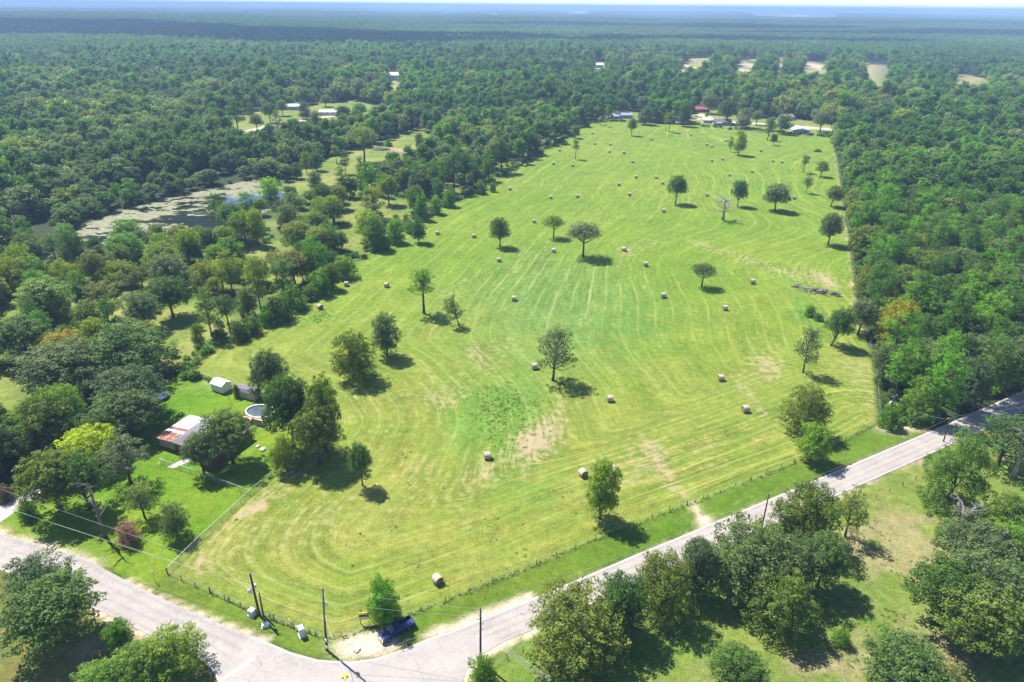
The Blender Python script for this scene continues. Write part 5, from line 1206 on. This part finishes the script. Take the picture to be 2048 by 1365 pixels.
def mesh_fence_mat():
    m, t, o = new_mat("chain_link"); b = N(t, "ShaderNodeBsdfPrincipled", ins={'Base Color': (.50, .52, .53, 1), 'Roughness': .5, 'Metallic': .3}); tp = t.nodes.new("ShaderNodeBsdfTransparent"); mx = N(t, "ShaderNodeMixShader", ins={0: .24, 1: tp.outputs[0], 2: b.outputs[0]}); t.links.new(mx.outputs[0], o.inputs[0]); return m
LINKM = mesh_fence_mat()
def chain_fence(px_pts, label, h=1.25):
    L = wpoly(px_pts); Ln = np.cumsum(np.r_[0, np.hypot(*np.diff(L, axis=0).T)])[-1]; n = int(Ln / 2.8) + 2; Q = resample(L, n); c = Q.mean(0); t = thing('chain_link_fence', label, 'fence', (c[0], c[1], 0)); Q = Q - c
    pm_ = MB().tube([(0, 0, -.1), (0, 0, h + .05)], .035, 6).mesh('post', METAL)
    for q in Q: o = put('post', pm_, t); o.location = (q[0], q[1], 0)
    mb = MB(); mb.tube([(q[0], q[1], h) for q in Q], .035, 6, cap=False); mb.build('top_rail', METAL, t)
    mb = MB(); mb.add([(q[0], q[1], z) for z in (.04, h - .03) for q in Q], [(i, i+1, n+i+1, n+i) for i in range(n-1)]); mb.build('mesh', LINKM, t)
chain_fence([(322, 928), (400, 953), (500, 990)], "chain-link fence across the house's front lawn"); chain_fence([(556, 944), (500, 991), (452, 1036), (400, 1083), (336, 1147)], "chain-link fence between the house lawn and the hay field"); chain_fence([(378, 746), (430, 764), (480, 782), (528, 795)], "chain-link fence behind the two sheds")

# ------------------------------------------------------------------ house, sheds, pool, trampoline
SHINGLE = plain("shingle_roof", (.155, .145, .16), .9, var=.2, scale=4); BRICK = plain("red_brick", (.20, .075, .055), .9, var=.3, scale=6); SIDING = plain("tan_siding", (.46, .36, .24), .7, var=.1)
METALW = plain("white_metal_roof", (.52, .59, .61), .4, .1, var=.06, scale=1.5); RUST = plain("rusty_roof", (.21, .078, .052), .8, .1, var=.4, scale=1.5, dirt=(.42, .30, .24))
UA = math.atan2(-.39, .92)
hs = thing('house', "brick house with grey hip roof and rusty metal annex among the oaks", 'house', (-77.8, 125.0, 0), UA)
def hipped(u0, u1, v0, v1, z0, z1, oh=.5, ridge='u'):
    u0, u1, v0, v1 = u0 - oh, u1 + oh, v0 - oh, v1 + oh; w2 = min(u1 - u0, v1 - v0) / 2
    if u1 - u0 > v1 - v0: r = [(u0 + w2, (v0+v1)/2, z1), (u1 - w2, (v0+v1)/2, z1)]
    else: r = [((u0+u1)/2, v0 + w2, z1), ((u0+u1)/2, v1 - w2, z1)]
    V = [(u0, v0, z0), (u1, v0, z0), (u1, v1, z0), (u0, v1, z0)] + r + [(u0, v0, z0 - .14), (u1, v0, z0 - .14), (u1, v1, z0 - .14), (u0, v1, z0 - .14)]
    F_ = [(0, 1, 5, 4), (1, 2, 5), (2, 3, 4, 5), (3, 0, 4)] if u1 - u0 > v1 - v0 else [(0, 1, 4), (1, 2, 5, 4), (2, 3, 5), (3, 0, 4, 5)]
    return MB().add(V, F_ + [(0, 6, 7, 1), (1, 7, 8, 2), (2, 8, 9, 3), (3, 9, 6, 0), (6, 9, 8, 7)])
MB().box((10.6, 5.2, 0), (11.4, 10.4, 2.6)).build('wall', BRICK, hs)
rf = hipped(4.9, 16.3, 0, 10.4, 2.62, 4.7).build('roof', SHINGLE, hs); MB().tube([(12, 6.5, 3.9), (12, 6.5, 4.75)], .12, 8).build('vent_pipe', METAL, rf)
MB().box((15.6, -1.0, 0), (3.2, 2.0, 2.55)).build('wall', BRICK, hs); hipped(14.0, 17.2, -2.0, 1.4, 2.57, 3.7, .35).build('roof', SHINGLE, hs)
MB().box((2.45, 4.7, 0), (4.8, 9.0, 2.35)).build('wall', SIDING, hs)
def slab_roof(u0, u1, v0, v1, za, zb, mat, name='roof'):
    mb = MB(); mb.add([(u0, v0, za), (u1, v0, zb), (u1, v1, zb), (u0, v1, za), (u0, v0, za - .08), (u1, v0, zb - .08), (u1, v1, zb - .08), (u0, v1, za - .08)], [(0, 1, 2, 3), (7, 6, 5, 4), (0, 4, 5, 1), (1, 5, 6, 2), (2, 6, 7, 3), (3, 7, 4, 0)]); return mb.build(name, mat, hs)
slab_roof(-.4, 5.0, -.5, 2.6, 2.42, 2.75, RUST); slab_roof(-.4, 5.0, 2.62, 3.5, 2.44, 2.77, METALW); slab_roof(-.4, 5.0, 3.52, 4.5, 2.42, 2.75, RUST); slab_roof(-.4, 4.6, 4.52, 9.6, 2.45, 2.78, METALW)
for u, v, wd in ((7.2, -.012, 1.6), (12.2, -.012, 1.6)): wn = MB().box((u, v, .95), (wd, .06, 1.2)).build('window', WHITE, hs); MB().box((u, v - .035, 1.05), (wd - .2, .02, 1.0)).build('pane', GLASS, wn)
dr = MB().box((9.8, -.012, .1), (1.0, .06, 2.05)).build('door', plain("door_white", (.6, .58, .54), .5), hs); MB().box((10.15, -.06, 1.05), (.06, .05, .12)).build('handle', METAL, dr)
wn = MB().box((16.32, 5.0, .95), (.06, 1.6, 1.2)).build('window', WHITE, hs); MB().box((16.36, 5.0, 1.05), (.02, 1.4, 1.0)).build('pane', GLASS, wn)
wn = MB().box((15.6, -2.012, .95), (1.4, .06, 1.1)).build('window', WHITE, hs); MB().box((15.6, -2.05, 1.05), (1.2, .02, .9)).build('pane', GLASS, wn)
MB().box((-1.9, 7.3, 0), (3.0, 5.6, .1)).build('patio', plain("patio_slab", (.27, .23, .22), .9, var=.15), hs); MB().box((3.0, 11.0, 0), (6.5, 2.2, .12)).build('patio', CONC, hs)
t = thing('pergola', "small open white-edged lean-to behind the house's metal roof", 'lean-to', (-77.8 + .92*5.2 + .39*10.9, 125.0 - .39*5.2 + .92*10.9, 0), UA); MB().box((0, 0, 2.0), (3.2, .35, .12)).build('beam', WHITE, t)
for sx in (-1.5, 1.5): MB().box((sx, 0, 0), (.1, .1, 2.0)).build('post', WHITE, t)
def shed(A, B, depth, eave, peak, wall, roof, label, doors, gam=False):
    A, B = np.array(A), np.array(B); L = np.hypot(*(B - A)); rz = math.atan2(*(B - A)[::-1]); t = thing('shed', label, 'shed', (A[0], A[1], .1), rz, "garden sheds by the house")
    if gam: prof = [(0, 0), (0, eave), (depth * .14, eave + (peak - eave) * .62), (depth / 2, peak), (depth * .86, eave + (peak - eave) * .62), (depth, eave), (depth, 0)]
    else: prof = [(0, 0), (0, eave), (depth / 2, peak), (depth, eave), (depth, 0)]
    def ext(poly, x0, x1):
        n = len(poly); V = [(x0, y, z) for y, z in poly] + [(x1, y, z) for y, z in poly]; return MB().add(V, [tuple(range(n)), tuple(range(n, 2*n))[::-1]] + [(i, i+n, (i+1) % n + n, (i+1) % n) for i in range(n)])
    ext(prof, 0, L).build('wall', wall, t)
    rp = prof[1:-1]; up = [(y + (-.12 if i == 0 else .12 if i == len(rp) - 1 else 0), z + .10 - (.06 if i in (0, len(rp) - 1) else 0)) for i, (y, z) in enumerate(rp)]; lo = [(y + (-.12 if i == 0 else .12 if i == len(rp) - 1 else 0), z + .02 - (.06 if i in (0, len(rp) - 1) else 0)) for i, (y, z) in enumerate(rp)]
    ext(up + lo[::-1], -.15, L + .15).build('roof', roof, t)
    for k in range(doors):
        wdt = L * .8 / doors; d = MB().box((L * .1 + wdt * (k + .5), -.02, .08), (wdt * .9, .04, eave * .84)).build('door', wall, t); MB().box((L * .1 + wdt * (k + .85), -.06, eave * .5), (.05, .04, .18)).build('handle', METAL, d)
    MB().box((L/2, depth/2, -.1), (L * .96, depth * .96, .1)).build('base', WOOD_GREY, t)
shed((-75.9, 149.3), (-72.4, 147.5), 3.0, 2.0, 2.75, WHITE, plain("white_roof", (.74, .74, .74), .5, var=.05), "white metal shed with low gable roof on the back lawn", 3)
shed((-68.2, 146.2), (-63.2, 144.1), 2.6, 1.75, 2.8, SIDING, plain("purple_shingle", (.20, .175, .215), .9, var=.15), "tan barn-roofed shed half under the dark oak", 2, True)
pc = at(522, 831); t = thing('swimming_pool', "round above-ground swimming pool with white rim and wooden deck", 'swimming pool', (pc[0], pc[1], 0), -.35); a, b = 3.6, 2.7
def ell(r0, r1, z0, z1, n=40):
    V = [((a + r) * math.cos(2*math.pi*k/n), (b + r) * math.sin(2*math.pi*k/n), z) for r, z in ((r0, z0), (r1, z0), (r1, z1), (r0, z1)) for k in range(n)]; return MB().add(V, [(q*n + k, q*n + (k+1) % n, ((q+1) % 4)*n + (k+1) % n, ((q+1) % 4)*n + k) for q in range(4) for k in range(n)])
ell(-.06, 0, 0, 1.2).build('wall', plain("pool_wall", (.55, .52, .46), .5), t); ell(-.16, .14, 1.2, 1.27).build('rim', WHITE, t)
n = 40; MB().add([((a - .06) * math.cos(2*math.pi*k/n), (b - .06) * math.sin(2*math.pi*k/n), 1.0) for k in range(n)], [tuple(range(n))]).build('water', plain("pool_water", (.085, .115, .13), .05, spec=.8, var=.3, scale=.5), t)
for k in range(2):
    dk = MB().box((-1.2 + 3.4 * k, -b - .75 + .25 * k, 0), (3.2, 1.4, 1.05)).build('deck', plain("deck_wood", (.42, .31, .19), .85, var=.25), t); MB().box((-1.2 + 3.4 * k, -b - 1.5 + .25 * k, 1.05), (3.2, .06, .6)).build('railing', plain("deck_rail", (.34, .25, .16), .85), dk)
pc = at(321, 797); t = thing('trampoline', "blue round trampoline in tree shade on the back lawn", 'trampoline', (pc[0], pc[1], 0)); BLUE = plain("shaded_blue_pad", (.012, .03, .15), .5); n = 32  # pad blue is darkened, tree shade put into its colour
mb = MB(); mb.lathe([(1.55, .78), (2.0, .76), (2.02, .80), (1.55, .82)], n); mb.build('pad', BLUE, t); MB().add([(1.56 * math.cos(2*math.pi*k/n), 1.56 * math.sin(2*math.pi*k/n), .80) for k in range(n)], [tuple(range(n))]).build('mat', plain("tramp_mat", (.012, .02, .085), .7), t)
for k in range(6): an = k * math.pi / 3; MB().tube([(1.9 * math.cos(an), 1.9 * math.sin(an), 0), (1.9 * math.cos(an), 1.9 * math.sin(an), .77)], .04, 6).build('leg', METAL, t)
p = at(461, 806); t = thing('clothesline_post', "thin dark post on the back lawn between the sheds", 'post', (p[0], p[1], 0)); MB().tube([(0, 0, 0), (-.1, 0, 2.6)], .05, 6).build('shaft', POLE, t); MB().tube([(-.5, 0, 2.5), (.3, 0, 2.5)], .04, 6).build('arm', POLE, t)

# ------------------------------------------------------------------ pickup
f0, r0_ = at(765, 1281)[:2], at(821, 1250)[:2]; dv = f0 - r0_; hd = math.atan2(dv[1], dv[0]); cpos = (f0 + r0_) / 2
TB = plain("truck_blue", (.016, .038, .14), .22, .25, var=.08, spec=.6); CHROME = plain("chrome", (.62, .64, .66), .18, .9, var=.05); LAMP = plain("headlight", (.65, .66, .64), .15); TAIL = plain("taillight", (.28, .02, .02), .3)
tk = thing('pickup_truck', "dark blue pickup parked in the shade of the young pine", 'pickup truck', (cpos[0], cpos[1], 0), hd)
def sec(profile, w0, w1):      # profile in (x, z); half widths
    n = len(profile); V = [(x, -w0 if z < 1.0 else -w1, z) for x, z in profile] + [(x, w0 if z < 1.0 else w1, z) for x, z in profile]; return MB().add(V, [tuple(range(n)), tuple(range(n, 2*n))[::-1]] + [(i, (i+1) % n, (i+1) % n + n, i + n) for i in range(n)])
bd = sec([(2.75, .48), (2.80, .78), (2.72, 1.02), (1.35, 1.14), (1.2, 1.12), (-.75, 1.12), (-.75, .45)], .96, .90).build('body', TB, tk)
bvm = bd.modifiers.new("soft", 'BEVEL'); bvm.width = .06; bvm.segments = 2
cb = sec([(1.30, 1.12), (.62, 1.74), (.45, 1.79), (-.52, 1.78), (-.74, 1.12)], .9, .78).build('cab', TB, tk)
bed = MB(); bed.box((-1.82, 0, .48), (2.12, 1.80, .16))
for sy in (-.89, .89): bed.box((-1.82, sy, .64), (2.12, .11, .50))
bed.box((-2.83, 0, .64), (.10, 1.67, .50)); bed.box((-.81, 0, .64), (.08, 1.67, .50)); bed.build('bed', TB, tk)
V = [(1.27, -.78, 1.16), (1.27, .78, 1.16), (.67, .70, 1.71), (.67, -.70, 1.71)]; MB().add([(x + .03, y, z + .03) for x, y, z in V] + V, [(0, 1, 2, 3), (7, 6, 5, 4), (0, 4, 5, 1), (1, 5, 6, 2), (2, 6, 7, 3), (3, 7, 4, 0)]).build('windshield', GLASS, tk)
for sy in (-1, 1):
    V = [(1.0, .84 * sy, 1.18), (-.6, .84 * sy, 1.18), (-.46, .80 * sy, 1.66), (.55, .80 * sy, 1.66)]; MB().add(V + [(x, y + .03 * sy, z) for x, y, z in V], [(0, 1, 2, 3), (4, 5, 6, 7), (0, 1, 5, 4), (1, 2, 6, 5), (2, 3, 7, 6), (3, 0, 4, 7)]).build('side_window', GLASS, tk)
    MB().box((2.74, .70 * sy, .74), (.10, .34, .22)).build('headlight', LAMP, tk); MB().box((-2.90, .82 * sy, .72), (.06, .16, .36)).build('taillight', TAIL, tk); MB().box((1.02, 1.02 * sy, 1.16), (.12, .18, .16)).build('mirror', BLACK, tk)
    for x in (1.75, -1.80):
        wh = MB().tube([(x, .74 * sy, .38), (x, .97 * sy, .38)], .38, 20).build('wheel', BLACK, tk, False); MB().tube([(x, .972 * sy, .38), (x, .985 * sy, .38)], .22, 14).build('rim', CHROME, wh)
MB().box((2.80, 0, .76), (.07, .98, .22)).build('grille', CHROME, tk); MB().box((2.86, 0, .44), (.16, 1.86, .24)).build('bumper', CHROME, tk); MB().box((-2.98, 0, .46), (.16, 1.80, .22)).build('bumper', CHROME, tk)
p = at(783, 1281); t = thing('hose', "short pale hose lying on the grass beside the pickup", 'hose', (p[0], p[1], 0)); MB().tube([(-.2, .8, .9), (-.1, .5, .4), (.1, .2, .06), (.35, -.2, .05), (.25, -.7, .05)], .05, 6).build('tubing', plain("pale_hose", (.35, .5, .42), .5), t, True)

# ------------------------------------------------------------------ log pile, brush pile, dirt mound
rg = random.Random(9); a, b = at(1597, 578), at(1675, 592); t = thing('log_pile', "long heap of grey logs at the right of the hay field", 'log pile', tuple((a + b) / 2)); LOGM = [plain("log_grey", (.27, .235, .22), .9, var=.3), plain("log_dark", (.12, .095, .085), .9, var=.3)]
for i in range(64):
    q = rg.random(); c = a * (1 - q) + b * q - (a + b) / 2; c = Vector((c[0] + rg.gauss(0, .5), c[1] + rg.gauss(0, 1.5), rg.uniform(.1, 1.0))); an = rg.gauss(-.25, .55); L = rg.uniform(1.2, 3.4); d = Vector((math.cos(an), math.sin(an), rg.gauss(0, .14))) * L / 2; r = rg.uniform(.10, .26)
    mb = MB(); m_ = c + Vector((0, 0, rg.uniform(-.08, .08))); mb.tube([c - d, m_, c + d], [r, r * .9, r * .7], 7); mb.build('log', LOGM[rg.random() < .45], t, True)
mb = MB(); c = at(619, 590)
for i in range(150):
    s = Vector((rg.gauss(0, 2.0), rg.gauss(0, 1.3), rg.uniform(.05, .9))); an = rg.uniform(0, 6.28); L = rg.uniform(.8, 2.4); e = s + Vector((math.cos(an) * L, math.sin(an) * L, rg.uniform(-.1, .8))); e.z = max(e.z, .05); mb.tube([s, s.lerp(e, .5) + Vector((0, 0, .1)), e], [.07, .05, .02], 5)
o = mb.build('brush_heap', DEADWOOD); o.location = (c[0], c[1], 0); tag(o, "heap of dead branches on the field edge", None, None, 'stuff')
def mound(px, py, rx, ry, h, label):
    bm = bmesh.new(); bmesh.ops.create_icosphere(bm, subdivisions=4, radius=1.0); rgn = g_(int(px))
    for v in bm.verts:
        d = v.co.copy(); f = 1 + .22 * math.sin(4 * d.x + px) * math.cos(3 * d.y) + .1 * math.sin(9 * d.x + 7 * d.y); v.co = Vector((d.x * rx, d.y * ry, max(-.2, d.z * h) * f))
    me = bpy.data.meshes.new('dirt_mound'); bm.to_mesh(me); bm.free(); me.materials.append(plain("dark_soil", (.15, .12, .085), .95, var=.3, scale=1)); o = put('dirt_mound', me); p = at(px, py); o.location = (p[0], p[1], 0); tag(o, label, 'dirt mound')
mound(763, 300, 6, 3, 1.8, "brown dirt mound in the far meadow")

# ------------------------------------------------------------------ houses far off
def far_house(px, py, L, D, h, pk, rz, wall, roof, label, name='house', porch=None, group="houses among the far trees"):
    p = at(px, py); t = thing(name, label, 'house' if 'house' in name or 'bungalow' in name else name.replace('_', ' '), (p[0], p[1], 0), rz, group)
    MB().box((0, 0, 0), (L, D, h)).build('wall', plain("wall_" + name, wall, .8, var=.12), t)
    o = .4; V = [(-L/2 - o, -D/2 - o, h), (L/2 + o, -D/2 - o, h), (L/2 + o, D/2 + o, h), (-L/2 - o, D/2 + o, h), (-L/2 - o, 0, h + pk), (L/2 + o, 0, h + pk)]
    MB().add(V, [(0, 1, 5, 4), (2, 3, 4, 5), (1, 2, 5), (3, 0, 4), (0, 3, 2, 1)]).build('roof', plain("roof_" + name, roof, .6, var=.14), t)
    for k in range(max(2, int(L / 4.5))):
        u = -L/2 + L * (k + .5) / max(2, int(L / 4.5)); wn = MB().box((u, -D/2 - .02, h * .38), (1.5, .06, h * .4)).build('window', WHITE, t); MB().box((u, -D/2 - .06, h * .42), (1.25, .03, h * .32)).build('pane', GLASS, wn)
    MB().box((L * .12 + .9, -D/2 - .02, .05), (.95, .06, 2.0)).build('door', plain("door_dark", (.15, .1, .08), .6), t)
    if porch: MB().box((porch, -D/2 - 1.4, 2.25), (4.6, 2.6, .14)).build('porch_roof', WHITE, t); [MB().box((porch + s, -D/2 - 2.5, 0), (.15, .15, 2.25)).build('post', WHITE, t) for s in (-2.1, 2.1)]
    return t
far_house(1243, 236, 17, 7.5, 2.7, 1.5, R_(6), (.30, .40, .58), (.26, .27, .42), "long pale blue bungalow at the field's far end", 'bungalow', -6.0)
far_house(1312, 239, 11, 8, 2.8, 2.0, R_(4), (.35, .3, .28), (.23, .11, .09), "brown-roofed house hidden behind bushes right of the pale blue bungalow", 'house', -2.0)
far_house(1396, 224, 19, 9, 2.8, 2.4, R_(5), (.25, .10, .09), (.30, .095, .10), "long red-roofed brick house across the far lane")
far_house(1415, 245, 9, 7, 2.3, .9, R_(2), (.45, .48, .45), (.74, .72, .70), "open garage with white roof at the field's far end", 'garage')
far_house(1443, 250, 14, 8, 2.7, 2.1, R_(-2), (.30, .30, .30), (.15, .13, .16), "dark-roofed house with a white porch beside the open garage", 'house', -3.5)
far_house(1598, 266, 11, 13, 2.9, 1.6, R_(84), (.40, .36, .44), (.70, .72, .75), "white metal-roofed building in the bushes at the field's far right", 'barn')
far_house(1572, 240, 11, 9, 2.8, 2.2, R_(20), (.45, .40, .36), (.26, .15, .12), "brown-roofed cottage in the far trees behind the white metal-roofed building", 'cottage')
far_house(1357, 249, 4.5, 3.5, 1.6, .9, R_(0), (.35, .33, .36), (.36, .33, .37), "small grey shed left of the open garage", 'small_shed')
far_house(573, 272, 14, 11, 2.8, 2.6, R_(-30), (.40, .34, .28), (.26, .13, .11), "red-brown hip-roofed house in the trees beyond the pond")
far_house(583, 219, 16, 10, 3.2, 1.6, R_(10), (.50, .42, .42), (.50, .62, .66), "pale metal-roofed workshop in the far hamlet", 'workshop')
far_house(545, 213, 15, 9, 2.8, 2.2, R_(15), (.42, .36, .32), (.22, .13, .11), "brown-roofed house left of the pale workshop")
far_house(668, 230, 24, 9, 3.0, 1.2, R_(3), (.60, .58, .56), (.78, .76, .75), "long white-roofed barn in the far hamlet", 'barn')
far_house(788, 160, 24, 20, 6.5, 2.6, R_(8), (.62, .62, .64), (.80, .80, .80), "big white building rising from the distant trees", 'barn')
far_house(1195, 136, 16, 12, 5, 2, R_(8), (.66, .66, .66), (.78, .78, .78), "distant white-roofed building right of centre in the forest", 'barn')
for i, (px, py, L) in enumerate(((984, 31, 130), (1162, 27, 160), (1600, 35, 150), (18, 29, 120), (1575, 33, 90))):
    far_house(px, py, L, 60, 12, 4, R_(5), (.7, .7, .7), (.8, .8, .8), ["very distant white warehouse left of the tan clearing", "very distant warehouse beside the tan clearing on the horizon", "very distant warehouse on the brown clearing", "very distant pale building at the left horizon", "smaller warehouse on the brown distant clearing"][i], 'warehouse', None, "warehouses near the horizon")
p = at(1413, 233); cr = thing('parked_car', "dark car parked by the long red-roofed house", 'car', (p[0], p[1], 0), R_(60)); CARD = plain("car_dark", (.02, .02, .025), .25, .3)
MB().box((0, 0, .3), (4.4, 1.8, .55)).build('body', CARD, cr); MB().box((-.2, 0, .85), (2.5, 1.6, .55), 0, (.7, .85)).build('cabin', GLASS, cr)
for x in (-1.35, 1.35):
    for y in (-.8, .8): MB().tube([(x, y - .1, .32), (x, y + .1, .32)], .32, 12).build('wheel', BLACK, cr)

# ------------------------------------------------------------------ clouds high above, whose shade lies on the far forest
def cloud(px, py, rx, ry, seed, h=760.0):
    s = at(px, py); k = h / math.tan(SUN_EL); d = SUN_DIR[:2] / np.linalg.norm(SUN_DIR[:2]); bm = bmesh.new(); bmesh.ops.create_icosphere(bm, subdivisions=5, radius=1.0); rg = g_(seed); ph = rg.random(8) * 6.28
    for v in bm.verts:
        c = v.co.copy(); f = 1 + .34 * math.sin(3 * c.x + ph[0]) * math.sin(3.4 * c.y + ph[1]) + .22 * math.sin(7 * c.x + ph[2]) * math.cos(6 * c.y + ph[3]) + .16 * math.sin(13 * c.x + ph[4]) * math.sin(12 * c.y + 9 * c.z + ph[5])
        v.co = Vector((c.x * rx * f, c.y * ry * f, (c.z * 190 if c.z > 0 else c.z * 40) * f))
    me = bpy.data.meshes.new('cloud'); bm.to_mesh(me); bm.free(); me.polygons.foreach_set("use_smooth", [True] * len(me.polygons)); me.materials.append(CLOUDM); o = put('cloud', me); o.location = (s[0] + d[0] * k, s[1] + d[1] * k, h); tag(o, None, None, None, 'structure')
CLOUDM = plain("cloud_white", (.82, .82, .84), .9, var=.03, scale=.002)
for a in ((60, 60, 900, 620, 1), (300, 70, 620, 460, 11), (520, 80, 420, 330, 2), (660, 88, 300, 230, 12), (860, 80, 330, 210, 3), (1100, 88, 240, 70, 13), (1420, 86, 330, 95, 4), (1640, 90, 300, 80, 5), (1900, 76, 700, 200, 6), (1350, 60, 800, 260, 7), (1700, 52, 900, 300, 8)): cloud(*a)

# ------------------------------------------------------------------ haze
m, t, o = new_mat("haze"); pv = N(t, "ShaderNodeVolumePrincipled", ins={'Color': (.45, .66, .98, 1), 'Density': .00019, 'Anisotropy': .0}); t.links.new(pv.outputs[0], o.inputs['Volume'])
me = MB().box((0, 0, -32), (110000, 110000, 150)).mesh("haze", m); hz = put("haze", me); tag(hz, None, None, None, 'stuff')
